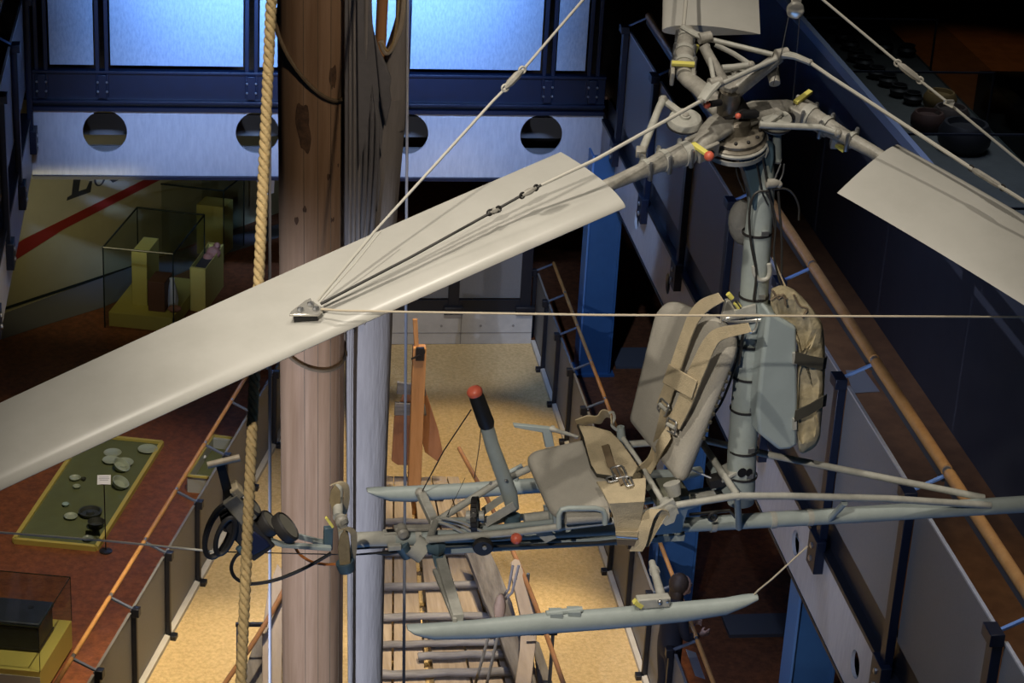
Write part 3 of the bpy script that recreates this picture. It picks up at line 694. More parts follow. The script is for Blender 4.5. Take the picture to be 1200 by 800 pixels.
# ------------------------------------------------------------------ old boat in the sand
zd = .22
t = thing('wreck_boat', zp(520, 740, .0), 'old wooden boat wreck with weathered planks and ribs lying in the sand', 'boat')
def bz(x, y, z=zd): return zp(x, y, z)
def vpx(x, y0, y1):
    "px x at row y1 on the line that recedes along the pit from (x, y0)"
    return x + (x-230)/(y0+795)*(y1-y0)
xs0 = [440, 461, 487, 492, 521, 546, 566]
def vpx(x, y0, y1): return x+(-.05+.40*(x-448)/118)*(y1-y0)
for r, (ya, yb) in enumerate(((560, 648), (652, 684), (689, 720), (725, 752), (757, 787), (793, 850))):
    for k in range(len(xs0)-1):
        if k == 2 and r != 3: continue
        xa, xb = xs0[k]+.9, xs0[k+1]-.9
        jit = ((k*37+r*53) % 7-3)*.5
        P = [bz(vpx(xa, 640, ya), ya-2+jit), bz(vpx(xb, 640, ya), ya-2), bz(vpx(xb, 640, yb), yb+2+jit), bz(vpx(xa, 640, yb), yb+2)]
        m = MB(); m.prism(P, (0, 0, -.05)); m.build('floor_plank', M_PLANK, t, bevel=.006)
for (xa, ya, xb, yb, w) in ((440, 648, 556, 646, .085), (440, 688, 566, 684, .10), (440, 723, 580, 721, .09), (440, 755, 594, 752, .09), (490, 769, 596, 766, .10), (440, 790, 606, 786, .10), (425, 575, 520, 580, .09), (430, 610, 540, 612, .08)):
    a, b = bz(xa, ya, zd+.06), bz(xb, yb, zd+.06); m = MB()
    m.tube([a+(b-a)*k/8+Z_*random.uniform(-.008, .008)+Y_*random.uniform(-.006, .006) for k in range(9)], [w/2*random.uniform(.88, 1.08) for k in range(9)], 8, flat=.8); m.build('rib', M_RIB, t, angle=60)
def slab(px, z, th, mm, name, bevel=.008):
    m = MB(); m.prism([bz(x, y, zz) for (x, y), zz in zip(px, z if isinstance(z, list) else [z]*len(px))], (0, 0, -th)); return m.build(name, mm, t, bevel=bevel)
slab([(543, 640), (572, 640), (585, 668), (600, 705), (612, 750), (628, 800), (650, 860), (622, 860), (606, 800), (592, 765), (582, 735), (566, 700), (553, 665)], [.55, .62, .62, .62, .6, .58, .55, .5, .5, .5, .5, .5, .5], .06, M_GREYW, 'gunwale_plank')
slab([(625, 748), (632, 752), (648, 800), (660, 850), (640, 850), (630, 795)], .35, .05, M_GREYW, 'side_plank')
slab([(618, 760), (626, 775), (634, 850), (612, 850)], .3, .05, M_GREYW, 'side_plank')
slab([(599, 658), (603, 654), (609, 656), (613, 668), (624, 700), (631, 728), (627, 760), (617, 850), (597, 850), (609, 760), (611, 725), (603, 690), (599, 672)], [1.0, 1.02, 1.0, .98, .92, .85, .8, .7, .7, .8, .85, .92, .98], .05, M_PALEW, 'bent_plank')
slab([(304, 735), (312, 735), (316, 760), (312, 800), (305, 860), (268, 860), (283, 795)], .5, .06, M_GREYW, 'side_plank')
slab([(314, 690), (325, 660), (332, 668), (329, 860), (308, 860), (307, 740)], [.8, .9, .9, .7, .7, .8], .05, M_PALEW, 'bent_plank')
# tall stem post with bow boards
b = bz(484, 600, .0); hS = up_at(b, 485, 405); tp = b+Z_*hS
tt = thing('stem_post', b, 'tall orange wooden stem post rising from the sand right of the sail', 'post')
m = MB(); m.box(b+Z_*hS/2, (.072, .06, hS/2)); m.build('timber', M_ORW, tt, bevel=.01)
m = MB(); m.bar(tp+V((-.03, .0, -.05)), tp+V((-.055, .05, .30)), .05, .04, Y_); m.build('tip', M_ORW, tt, bevel=.006)
m = MB(); m.box(tp+V((.0, -.075, -.06)), (.045, .02, .075)); m.cyl(tp+V((.02, -.1, -.03)), tp+V((.02, -.06, -.03)), .035, 14); m.tube([tp+V((-.09, -.08, -.12)), tp+V((0, -.1, -.06))], .012, 8); m.build('black_block', M_BLACK, tt)
yb_ = b.y+.3
def bw(x, y, dy=0.): return yp(x, y, yb_+dy)
t = thing('bow_planking', bw(487, 545), 'reddish bow planking standing in the sand behind the stem post', 'planking')
for k, (poly, mm, nm) in enumerate((
        ([(492, 452), (499, 458), (514, 505), (519, 530), (513, 541), (498, 530), (490, 500)], M_REDW, 'bow_board'),
        ([(475, 455), (482, 455), (480, 545), (466, 545), (459, 540), (462, 490)], M_REDW, 'bow_board'),
        ([(478, 490), (490, 490), (490, 545), (478, 545)], M_REDW, 'bow_board'),
        ([(466, 448), (498, 452), (500, 464), (465, 462)], M_RIB, 'cross_board'),
        ([(463, 472), (498, 474), (500, 487), (462, 487)], M_RIB, 'cross_board'))):
    m = MB(); m.prism([bw(x, y, .04*k if k < 3 else -.06) for x, y in poly], (0, .045, 0)); m.build(nm, mm, t, bevel=.008)
# wooden battens on steel stands
for px, lb in (([(538, 525), (556, 558), (575, 592), (603, 650), (630, 715), (660, 800), (690, 885)], 'long bent brown batten running over the right side of the wreck'),
               ([(400, 545), (372, 600), (338, 680), (302, 745), (262, 803), (228, 860)], 'long bent brown batten running over the left side of the wreck')):
    t = thing('wooden_batten', zp(*px[3], 0), lb, 'batten', 'battens tracing the boat sides')
    m = MB(); m.tube(smooth_path([zp(x, y, .95) for x, y in px], 6), .024, 10); m.build('strip', M_BATTEN, t)
for (xa, xb, y, px_, lb) in ((618, 653, 741.5, 648, 'steel stand with a short dark crossbar under the right batten'), (276, 313, 731.5, 279, 'steel stand with a short dark crossbar under the left batten'), (605, 611, 672, 619, 'steel stand top glimpsed beside the pale bent plank')):
    a, b = zp(xa, y, .92), zp(xb, y, .92); f = zp(px_, y, .92); t = thing('batten_stand', V((f.x, f.y, 0)), lb, 'stand')
    m = MB(); m.bar(a, b, .035, .035); m.build('crossbar', M_POST, t, bevel=.003)
    m = MB(); m.tube([V((f.x, f.y, 0)), f], .018, 10); m.build('pole', M_BRACKET, t)
# tackle
t = thing('rope_tackle', rd(566, 780, 17), 'wooden pulley block with pale ropes hanging above the wreck deck', 'tackle')
D = 16.6
m = MB(); c = rd(586, 712, D); m.ball(c, .06, sc=(.75, .6, 2.1), n=14); m.build('pulley_block', mat('block_wood', (.55, .36, .25), .6, noise=.2), t)
m = MB(); m.tube([rd(601, 662, D), rd(596, 690, D), rd(589, 700, D)], .011, 6); m.tube([rd(608, 662, D), rd(600, 694, D), rd(592, 702, D)], .011, 6); m.build('upper_lashing', M_PALEW, t)
for xa, xb in ((578, 553), (588, 568)):
    m = MB(); m.tube([rd(xa, 725, D), zp(xb-6, 838, .3)], .013, 8); m.build('rope', M_SAILE, t)
# ================================================================== THE ROTOR KITE
PS = R_(5.5)
KF = V((math.cos(PS), math.sin(PS), 0)); KS = V((-math.sin(PS), math.cos(PS), 0)); KC0 = 6.353
def hp(x, y, s=0.): return hit(x, y, KS*(KC0+s), KS)
H0 = hp(862, 146)
_rg = V((ray(600, 400).y, -ray(600, 400).x, 0)).normalized(); _aw = V((-_rg.y, _rg.x, 0))
TL = R_(18); RA = _aw*math.cos(TL)+Z_*math.sin(TL); RR = _rg; RN = RR.cross(RA).normalized()
def rp(x, y, h=0.): return hit(x, y, H0+RN*h, RN)
K = thing('rotor_kite', hp(868, 620), 'grey one seat rotor kite with three pale blades, hung from wires in the middle', 'rotor kite')
def B(mb, name, m, par=None, **k): return mb.build(name, m, par or K, **k)
def T(pts, r, n=12, sm=0):
    m = MB(); p = smooth_path(pts, sm) if sm else pts
    if sm and isinstance(r, (list, tuple)):
        q = []
        for i in range(len(r)-1): q += [r[i]+(r[i+1]-r[i])*j/sm for j in range(sm)]
        r = q+[r[-1]]
    return m.tube(p, r, n)

# ---- boom, frame tubes
boom = B(T([hp(417, 633), hp(424, 632), hp(600, 627), hp(800, 615), hp(1000, 603), hp(1240, 588)], [.022, .025, .025, .026, .029, .031], 20), 'boom', M_GREY)
B(MB().cyl(hp(414, 633), hp(462, 631), .0275, 20), 'nose_sleeve', M_LIGHT, boom)
for x, y in ((489, 629.5), (835, 613), (905, 609), (948, 606)):
    B(MB().band(hp(x, y), KF, .0275, .02, .003, 24), 'clamp_band', M_LIGHT, boom)
B(T([hp(503, 632, -.11), hp(600, 624, -.13), hp(717, 610, -.15), hp(792, 592, -.16), hp(862, 581, -.16), hp(920, 581, -.13), hp(1040, 584, -.08), hp(1160, 592, -.02)], .0125, 12), 'frame_tube', M_LIGHT)
B(T([hp(511, 611, .06), hp(580, 567, .12), hp(655, 533, .17), hp(730, 521, .18), hp(820, 514, .18), hp(902, 533, .12), hp(1153, 583, .02)], .0125, 12), 'frame_tube', M_LIGHT)
B(T([hp(511, 611, .06), hp(600, 607, .1), hp(700, 596, .13), hp(800, 580, .15), hp(850, 570, .16)], .012, 12), 'frame_tube', M_GREY)
B(T([hp(820, 514, .18), hp(845, 552, .0), hp(864, 580, -.16)], .012), 'cross_tube', M_LIGHT)
B(T([hp(864, 582, -.16), hp(866, 618, -.02)], .012), 'upright_tube', M_GREY)
B(T([hp(990, 589, -.1), hp(972, 608, -.02)], .011), 'upright_tube', M_GREY)
B(T([hp(503, 632, -.11), hp(511, 611, .06)], .012), 'cross_tube', M_LIGHT)
# lower keel channel below the seat
m = MB(); m.bar(hp(500, 641, 0), hp(800, 625, 0), .06, .03); B(m, 'keel_channel', M_GREY, bevel=.004)
m = MB(); m.prism([hp(752, 598, -.14), hp(792, 592, -.16), hp(850, 584, -.16), hp(806, 597, -.15), hp(798, 624, -.06), hp(745, 629, -.06)], KS*.006); B(m, 'gusset_plate', M_GREY)
m = MB(); m.prism([hp(716, 606, -.15), hp(736, 616, -.15), hp(738, 632, -.15), hp(722, 620, -.15)], KS*.006); B(m, 'gusset_plate', M_LIGHT)
m = MB(); m.prism([hp(620, 618, -.1), hp(640, 617, -.1), hp(652, 630, -.1), hp(640, 636, -.1)], KS*.006); B(m, 'gusset_plate', M_LIGHT)
B(T([hp(540, 622, .0), hp(640, 612, .0), hp(700, 606, 0)], .010), 'control_tube', M_GREY)
B(T([hp(614, 608, .05), hp(666, 601, .05)], .018), 'torque_tube', M_LIGHT)
B(T([hp(560, 641, -.05), hp(700, 636, -.05), hp(770, 628, -.05)], .006), 'control_rod', M_CABLED)
B(T([hp(806, 584, .06), hp(845, 578, .06)], .016), 'torque_tube', M_LIGHT)
B(T([hp(808, 603, -.05), hp(855, 598, -.05), hp(862, 606, -.05)], .006), 'control_rod', M_CABLED)
m = MB(); m.ring(hp(835, 605.5, -.06), KS, .013, .006, 18); B(m, 'eye_ring', M_BLACK)
for k, pts in enumerate(([(513, 608), (535, 613), (560, 626), (580, 630), (610, 623)], [(514, 611), (530, 617), (555, 629), (585, 632), (612, 626)], [(515, 606), (540, 611), (566, 622), (600, 625)])):
    B(T([hp(x, y, -.03-.02*k) for x, y in pts], .0055, 8, 5), 'cable_run', M_LIGHT)
# nose details
m = MB(); m.box(hp(459, 623.5), (.028, .016, .006), (KF, KS, Z_)); B(m, 'hatch_rim', M_LIGHT, bevel=.003)
m = MB(); m.box(hp(459, 622.5), (.017, .009, .005), (KF, KS, Z_)); B(m, 'hatch_opening', M_BLACK)
m = MB(); c = hp(471, 622, -.01); m.lathe(c-KS*.03, KS, [(.012, 0), (.02, .006), (.02, .05), (.012, .056)], 16); B(m, 'nose_bolt', M_HUB)
m = MB(); m.bar(hp(462, 619), hp(505, 618), .03, .012); B(m, 'nose_strap', M_HUB, bevel=.003)
m = MB(); a = (KF*.75-Z_*.5-KS*.35).normalized(); m.band(hp(491, 643, -.05), a, .036, .05, .004, 26); B(m, 'silver_cuff', M_LIGHT)
B(T([hp(470, 638, -.02), hp(478, 652, -.02)], [.026, .018], 14), 'blue_fitting', M_BLUECAP)
B(T([hp(500, 643, -.08), hp(512, 640, -.08), hp(520, 641, -.08)], [.012, .034, .02], 14), 'blue_fitting', M_BLUECAP)
B(T([hp(412, 650, -.02), hp(440, 648, -.02), hp(452, 648, -.02), hp(475, 645, -.02)], [.003, .004, .009, .005], 8), 'tow_link', M_BLACK)
B(T([hp(418, 643, -.02), hp(434, 641, -.02), hp(468, 640, -.02)], [.003, .006, .004], 8), 'tow_link', M_BLACK)
m = MB(); m.box(hp(462, 640, -.03), (.022, .015, .010), (KF, KS, Z_)); B(m, 'nose_lug', M_LIGHT, bevel=.003)
# drum / pulley / balls
wax = (KS*.9+KF*.2+Z_*.25).normalized()
m = MB(); m.lathe(hp(566, 640, -.15), wax, [(.004, -.012), (.031, -.012), (.034, -.006), (.034, .006), (.031, .012), (.004, .012)], 28); w = B(m, 'black_wheel', M_DARKMET)
m = MB(); m.lathe(hp(568, 641, -.165), -wax, [(.007, 0), (.007, .006)], 12); B(m, 'wheel_hub', M_HUB, w)
m = MB(); m.ball(hp(605, 631, -.16), .0195, n=20); B(m, 'red_ball', M_RED)
sw = (KF*.93-KS*.3+Z_*.1).normalized(); c = hp(557, 604, -.02)
m = MB(); m.lathe(c, sw, [(.01, -.008), (.055, -.006), (.06, -.002), (.06, .002), (.055, .006), (.01, .008)], 30); spk = B(m, 'sprocket', M_HUB)
m = MB()
u, w_ = perp(sw)
for k in range(24):
    a = 2*math.pi*k/24; m.box(c+sw*.0+(u*math.cos(a)+w_*math.sin(a))*.06, (.010, .004, .007), (sw, u*math.cos(a)+w_*math.sin(a), -u*math.sin(a)+w_*math.cos(a)))
B(m, 'chain', M_DARKMET, spk)
m = MB(); m.lathe(c-sw*.03, sw, [(.018, 0), (.018, .06)], 14); B(m, 'sprocket_hub', M_LIGHT, spk)
# ---- control stick
st = B(T([hp(601, 596, .03), hp(597, 578, .03), hp(577, 523, .03), hp(570, 497, .03)], [.022, .027, .024, .023], 18), 'control_stick', M_GREY)
B(T([hp(571, 500, .03), hp(570, 496, .03), hp(559, 466, .03), hp(557, 461, .03)], [.023, .0275, .0255, .023], 18), 'stick_grip', M_BLACK, st)
d = (hp(557, 461, .03)-hp(571, 500, .03)).normalized(); u, w_ = perp(d)
m = MB(); m.lathe(hp(557, 461, .03), d, [(.024, -.004), (.0265, .004), (.026, .012), (.02, .02), (.010, .0245), (.002, .026)], 22); B(m, 'red_cap', M_RED, st)
B(T([hp(601, 603, .03), hp(600, 622, .03)], [.026, .03], 14), 'stick_socket', M_BLUECAP, st)
m = MB(); m.bar(hp(568, 613, -.01), hp(603, 592, -.01), .006, .03, Z_); m.bar(hp(566, 599, .07), hp(594, 580, .07), .006, .025, Z_); m.bar(hp(560, 618, .05), hp(602, 604, .05), .02, .012, Z_); B(m, 'stick_link', M_LIGHT, st)
for xx, yy in ((601, 592), (593, 563), (575, 566)):
    m = MB(); m.ball(hp(xx, yy, -.005), .006, n=8); B(m, 'stick_screw', M_STEEL, st)
# ---- pedals
for side, s0, (xa, ya), (xb, yb) in (('far', .17, (396, 606), (396, 570)), ('near', -.17, (401, 616), (408, 664))):
    a, b = hp(xa, ya, .0), hp(xb, yb, s0)
    bar_ = B(T([a, b], [.017, .017], 14), 'pedal_bar', M_LIGHT)
    dd = (b-a).normalized()
    if side == 'far':
        loopc = [(392, 604), (387, 590), (389, 575), (395, 566), (403, 564), (409, 570), (409, 586), (406, 602)]
        inner = (399, 569)
    else:
        loopc = [(398, 660), (396, 640), (400, 626), (406, 618), (413, 620), (418, 632), (417, 650), (414, 660)]
        inner = (409, 622)
    if side == 'far': left = [(391, 603), (386, 588), (388, 575), (393, 568), (399, 576), (399, 590), (402, 604)]; right = [(394, 567), (398, 564.5), (404, 565), (409, 570), (410, 582), (408, 597), (405, 604)]
    else: left = [(398, 662), (396, 642), (399, 628), (404, 621), (409, 628), (410, 645), (411, 662)]; right = [(404, 620), (408, 618), (413, 619), (418, 624), (418.5, 638), (417, 652), (414, 660)]
    pm = mat('pedal_canvas', (.30, .235, .135), .85, noise=.25, nscale=30)
    so = -.12 if side == 'far' else -.03
    m = MB(); m.prism([hp(x, y, s0+so) for x, y in left], KS*.006); B(m, 'pedal_pad', pm, bar_, bevel=.002)
    P = smooth_path([hp(x, y, s0+so+.005+.05*(i/6)) for i, (x, y) in enumerate(right)], 4)
    wv = (KF*-.9-KS*.55+Z_*.05).normalized()*.026
    m = MB(); ctr = sum(P, V())/len(P); m.strip([p-wv*.0 for p in P], [p+wv for p in P], .005, [KS]*len(P)); B(m, 'toe_strap', M_WEB, bar_)
    m = MB(); m.prism([hp(x, y, s0+so+.06) for x, y in left], KS*.006); B(m, 'pedal_back', M_STRAPD, bar_)
a, b = hp(403, 656, -.18), hp(407, 670, -.18); B(MB().lathe(b, a-b, [(.014, 0), (.026, .006), (.029, .02), (.029, .04)], 16), 'pedal_foot', M_BLUECAP)
m = MB(); c = hp(401, 612, -.05); m.lathe(c+KS*.02, -KS, [(.022, 0), (.022, .02), (.012, .03), (.012, .05)], 14); m.bar(hp(399, 613, -.08), hp(406, 609, -.08), .01, .016); B(m, 'pivot_bolt', M_HUB)
# nose bracket and box of instruments in front of it
m = MB(); m.bar(hp(327, 622, .05), hp(372, 634, .05), .02, .008, KS); m.bar(hp(303, 629, -.04), hp(332, 638, -.04), .02, .014); m.bar(hp(330, 638, -.04), hp(388, 642, -.04), .02, .014); m.bar(hp(366, 633, .05), hp(388, 637, .05), .03, .01); m.bar(hp(341, 626, .05), hp(341, 640, -.04), .012, .012)
nb = B(m, 'nose_bracket', M_GREY, bevel=.002)
m = MB(); m.bar(hp(384, 643, -.01), hp(385, 617, -.01), .022, .03, KF); B(m, 'bracket_plate', M_BLUECAP, nb, bevel=.003)
m = MB(); m.bar(hp(382, 606, -.03), hp(390, 617, -.03), .012, .008); B(m, 'yellow_tie', M_YEL, nb)
I = None
def Bi(mb, name, m, par=None, **k): return mb.build(name, m, I or K, **k)
dn = (hp(330, 632)-hp(282, 578)).normalized(); ux = KS; fn = dn.cross(ux).normalized()
if fn.x < 0: fn = -fn
m = MB(); c = (hp(280, 587)+hp(309, 636))/2-fn*.0; L = (hp(309, 636)-hp(280, 587)).length/2; m.box(hp(289, 618), (L*1.0, .055, .045), (dn, ux, fn)); bx = Bi(m, 'instrument_case', M_DARKMET, bevel=.006); I = bx
m = MB(); m.box(hp(281, 597, -.05), (L*.62, .012, .028), (dn, ux, fn)); Bi(m, 'side_plate', mat('worn_plate', (.23, .215, .18), .5, noise=.35, nscale=25), bx, bevel=.004)
m = MB(); m.box(hp(277, 574, -.03), (.02, .03, .016), (dn, ux, fn)); Bi(m, 'corner_clip', M_WEB, bx, bevel=.004)
for x, y, r in ((297, 593, .035), (317, 611, .045), (337, 616, .055)):
    c = hp(x, y, -.02); a = (KF*.72-KS*.12+Z_*.64).normalized()
    m = MB(); m.lathe(c-a*.03, a, [(r*.9, 0), (r, .01), (r, .03), (r*.9, .036), (r*.85, .03)], 26); g = Bi(m, 'dial', M_DARKMET, bx)
    m = MB(); m.lathe(c+a*.001, a, [(r*.85, 0), (r*.85, .001)], 26); Bi(m, 'dial_face', mat('dial_face', (.20, .19, .16), .4, noise=.2), g)
m = MB(); m.prism([hp(297, 622, -.06), hp(312, 633, -.06), hp(318, 640, -.06), hp(296, 652, -.06), hp(284, 642, -.06)], KS*.1); Bi(m, 'lower_housing', mat('navy_housing', (.012, .016, .05), .4), bevel=.006)
m = MB(); m.bar(hp(258, 542, -.03), hp(274, 602, -.03), .022, .03, KF); ps_ = Bi(m, 'upright', M_BLACK, bevel=.002)
Bi(T([hp(243, 545, -.04), hp(281, 536, -.04)], .0115, 14), 'cross_bar', mat('pale_bar', (.55, .47, .36), .45, noise=.25, nscale=30), ps_)
for (cx, cy, rx, ry, tl, s) in ((257, 622, 15, 31, .28, -.04), (264, 628, 9.5, 21, .3, -.07), (256, 624, 13, 28, .32, -.0)):
    P = [hp(cx+rx*math.cos(a)-ry*math.sin(a)*-tl*1.0*-1, cy+ry*math.sin(a), s) for a in [2*math.pi*k/28 for k in range(28)]]
    m = MB(); m.tube(P, .0085, 8, closed=True); Bi(m, 'cable_loop', M_BLACK)
Bi(T([hp(x, y, -.03) for x, y in ((284, 646), (276, 652), (271, 664), (275, 676), (288, 683), (305, 683), (330, 677), (360, 664), (388, 648))], .0062, 8, 5), 'cable_tail', M_BLACK)
Bi(T([hp(279, 641, -.05), hp(286, 648, -.05)], .011, 10), 'cable_plug', M_BLUECAP)
Bi(T([hp(x, y, .02) for x, y in ((345, 640), (352, 650), (365, 658), (380, 661), (397, 661))], .005, 8, 5), 'orange_cable', M_ORANGE)

# ---- skids
def skid(pts, s):
    rings = []; n = 20
    for x, yt, yb in pts:
        a, b = hp(x, yt, s), hp(x, yb, s); c = (a+b)/2; R = max((b-a).length/2, .004)
        rings.append([c+Z_*(R*math.cos(2*math.pi*k/n)*1.02)+KS*(max(.03, R)*math.sin(2*math.pi*k/n)*(.55 if R < .01 else .9)) for k in range(n)])
    m = MB(); m.loft(rings); return B(m, 'skid', M_GREY, angle=50)
near = skid([(477, 733.5, 736), (484, 733, 741), (495, 732, 745), (508, 731, 748), (560, 727, 747), (640, 719, 741), (720, 713, 735), (800, 706, 727), (850, 701.5, 719), (872, 698, 709), (887, 696, 702)], -.46)
far = skid([(430, 573, 575), (440, 572, 580), (456, 571, 586), (480, 570, 587), (540, 567, 583), (610, 562, 578), (680, 557, 573), (740, 553, 568), (800, 550, 562), (822, 548, 554)], .46)
for s, sk, pts in ((-.46, near, ((640, 719), (682, 714))), (.46, far, ((597, 553), (612, 545)))):
    m = MB(); a, b = hp(pts[0][0], pts[0][1], s), hp(pts[1][0], pts[1][1], s); 
    if s < 0:
        m.tube([a, b], .011, 10); m.box(hp(651, 722, s), (.02, .02, .02)); m.box(hp(672, 720, s), (.02, .02, .02)); B(m, 'hold_down_bar', M_GREY, sk)
    else:
        m.tube([a, b], .008, 10); m.tube([(a+b)/2, hp(605, 562, s)], .009, 10); B(m, 'hold_down_bar', M_GREY, sk)
m = MB(); m.box(hp(765, 704, -.46), (.055, .018, .018), (KF, KS, Z_)); B(m, 'skid_bracket', M_LIGHT, near, bevel=.004)
m = MB(); m.bar(hp(743, 704, -.47), hp(752, 710, -.47), .02, .014); B(m, 'yellow_tie', M_YEL, near)
m = MB(); m.ball(hp(782, 703, -.47), .011, n=10); m.ball(hp(773, 705, -.48), .009, n=10); B(m, 'skid_bolt', M_STEEL, near)
def leg(p, q, w): 
    m = MB(); m.bar(p, q, w, w*.8); return B(m, 'skid_leg', M_LIGHT, bevel=.003)
leg(hp(515, 652, -.06), hp(537, 724, -.45), .036); 
m = MB(); m.bar(hp(509, 668, -.12), hp(533, 727, -.46), .012, .012); B(m, 'leg_edge_rod', M_LIGHT)
m = MB(); m.prism([hp(506, 648, -.08), hp(520, 648, -.08), hp(519, 664, -.12), hp(514, 672, -.14), hp(510, 664, -.12)], KS*.03); B(m, 'leg_socket', M_BLUECAP, bevel=.004)
leg(hp(510, 614, .05), hp(494, 580, .42), .032)
m = MB(); m.ball(hp(492, 577, .42), .018, n=12); B(m, 'leg_bolt', M_HUB)
B(T([hp(764, 659, -.2), hp(776, 702, -.45)], [.012, .016]), 'skid_leg', M_LIGHT)
B(MB().band(hp(767, 669, -.25), (hp(776, 702, -.45)-hp(764, 659, -.2)).normalized(), .0135, .02), 'leg_collar', M_LIGHT)
B(T([hp(545, 560, .2), hp(520, 612, .02)], .001, 6), 'fine_wire', M_CABLED)
# far lever bracket
m = MB(); m.prism([hp(602, 497.5, .3), hp(603, 501, .3), hp(636, 507, .3), hp(640, 525, .3), hp(650, 523, .3), hp(646, 502, .3)], KS*.02); B(m, 'side_lever', M_GREY, bevel=.002)
B(T([hp(645, 502, .29), hp(678, 512, .22)], [.009, .005]), 'lever_rod', M_LIGHT)
B(T([hp(646, 502, .29), hp(649, 502.5, .29)], .012), 'lever_knob', M_LIGHT)

# ---- seat
def rounded(c4, rad, n=5):
    out = []
    for i in range(4):
        p, a, b = c4[i], c4[i-1], c4[(i+1) % 4]; r = rad[i] if isinstance(rad, (list, tuple)) else rad
        e, f = p+(a-p).normalized()*r, p+(b-p).normalized()*r
        out += [e*(1-t)**2+p*(2*t*(1-t))+f*t*t for t in [k/n for k in range(n+1)]]
    return out
def pad(outl, nrm, th, name, m, par, puff=.012, rim=.022):
    c = sum(outl, V())/len(outl); mb = MB(); rings = []
    for ins, h in ((.25, -puff*.4), (rim*1.2, 0.0), (rim*.4, rim*.25), (0, rim*.8), (0, th-rim*.8), (rim*.4, th-rim*.25), (rim*1.3, th), (.25, th+puff)):
        k = []
        for p in outl:
            v = p-c; L = v.length; f = (L-ins)/L if ins < .2 else .35; k.append(c+v*f+nrm*h)
        rings.append(k)
    mb.loft(rings); return mb.build(name, m, par, angle=70)
q = [hp(614, 528, .17), hp(700, 508, .17), hp(750, 584, -.16), hp(648, 604, -.16)]
sn = (q[1]-q[0]).cross(q[3]-q[0]).normalized(); sn = sn if sn.z > 0 else -sn
seat = pad(rounded(q, [.05, .02, .02, .075]), -sn, .05, 'seat_cushion', M_PAD, K)
B(T([hp(662, 606, -.165), hp(712, 602, -.165)], .026, 14), 'cushion_roll', M_PAD, seat)
# wire stops, legs below the cushion
B(T([hp(x, y, -.19) for x, y in ((655, 618), (655, 603), (658, 597), (666, 595.5), (698, 595.5), (706, 597.5), (709, 603), (709, 614))], .0095, 12), 'side_handle', M_GREY)
for x, s in ((641, .12), (650, -.06), (646, .02)):
    m = MB(); m.bar(hp(x, 592, s), hp(x+4, 622, s), .018, .024, KF); B(m, 'seat_post', M_GREY)
# back
bq = [hp(733, 494, .17), hp(769, 347, .17), hp(864, 386, -.12), hp(792, 568, -.13)]
bn = (bq[1]-bq[0]).cross(bq[3]-bq[0]).normalized(); bn = bn if bn.x < 0 else -bn
ol = rounded(bq, [.02, .085, .13, .03], 7)
back = pad(ol, -bn, .06, 'seat_back', M_PAD, K, puff=.006, rim=.03)
m = MB()
for k in range(9):
    t_ = k/8; p = bq[2]*(.72-.42*t_)+bq[3]*(.28+.42*t_)-bn*.04+(bq[2]-bq[1]).normalized()*.002
    m.ball(p, .008, n=6)
B(m, 'lacing', M_STRAPD, back)
def sp(x, y, off=.012): return hit(x, y, bq[0]+bn*off, bn)
def cs(x, y, off=.012): return hit(x, y, q[0]+sn*off, sn)
def strap_px(pts, w, fn, nrm, th=.004, n=4):
    P = smooth_path([V((x, y, 0)) for x, y in pts], n); L, Rr = [], []
    for i, p in enumerate(P):
        a, b = P[max(i-1, 0)], P[min(i+1, len(P)-1)]; d = (b-a).normalized(); o = V((-d.y, d.x, 0))*(w/2 if not callable(w) else w(i/(len(P)-1))/2)
        L.append(fn(p.x+o.x, p.y+o.y)); Rr.append(fn(p.x-o.x, p.y-o.y))
    m = MB(); m.strip(L, Rr, th, nrm); return m
def free_strap(P3, wv, name, m=M_WEB, th=.004):
    mb = MB(); nn = []
    for i in range(len(P3)):
        d = (P3[min(i+1, len(P3)-1)]-P3[max(i-1, 0)]).normalized(); nn.append(d.cross(wv).normalized())
    mb.strip([p-wv/2 for p in P3], [p+wv/2 for p in P3], th, nn); return B(mb, name, m)
def edge_strap(L, Rr, off=.010):
    L = smooth_path([V((*p, 0)) for p in L], 4); Rr = smooth_path([V((*p, 0)) for p in Rr], 4)
    m = MB(); m.strip([sp(p.x, p.y, off) for p in L], [sp(p.x, p.y, off) for p in Rr], .005, bn); return m
B(edge_strap([(842, 343), (822, 351), (809, 366), (800, 388), (789, 420), (780, 448), (771, 472)], [(849, 353), (832, 363), (820, 376), (810, 398), (800, 428), (792, 452), (784, 477)]), 'shoulder_strap', M_WEB)
B(edge_strap([(877, 378), (842, 384), (828, 395), (818, 412), (806, 438), (795, 468), (783, 492)], [(881, 389), (850, 397), (840, 406), (832, 424), (821, 450), (810, 478), (797, 503)]), 'shoulder_strap', M_WEB)
m = MB(); E = [sp(785, 426, .022), sp(818, 446, .022), sp(811.5, 467, .022), sp(777.5, 448, .022)]; m.prism(E, bn*.006); B(m, 'cross_strap', M_WEB, bevel=.002)
def buckle(c, ux, uy, w, h, name='buckle', r=.0035, par=None):
    m = MB(); P = rounded([c-ux*w-uy*h, c+ux*w-uy*h, c+ux*w+uy*h, c-ux*w+uy*h], .008, 3); m.tube(P, r, 6, closed=True); m.tube([c-ux*w*.9, c+ux*w*.9], r*.8, 6); return B(m, name, M_STEEL, par)
bu = (bq[3]-bq[0]).normalized(); bv = bn.cross(bu).normalized()
for x, y, rot in ((777, 477, .1), (786.5, 499, .35)):
    a = bu*math.cos(rot)+bv*math.sin(rot); b = bn.cross(a); buckle(sp(x, y, .025), a, b, .024, .022)
    m = MB(); m.tube([sp(x, y, .03)-a*.02, sp(x, y, .03)+a*.02], .007, 8); B(m, 'buckle_roller', M_LIGHT)
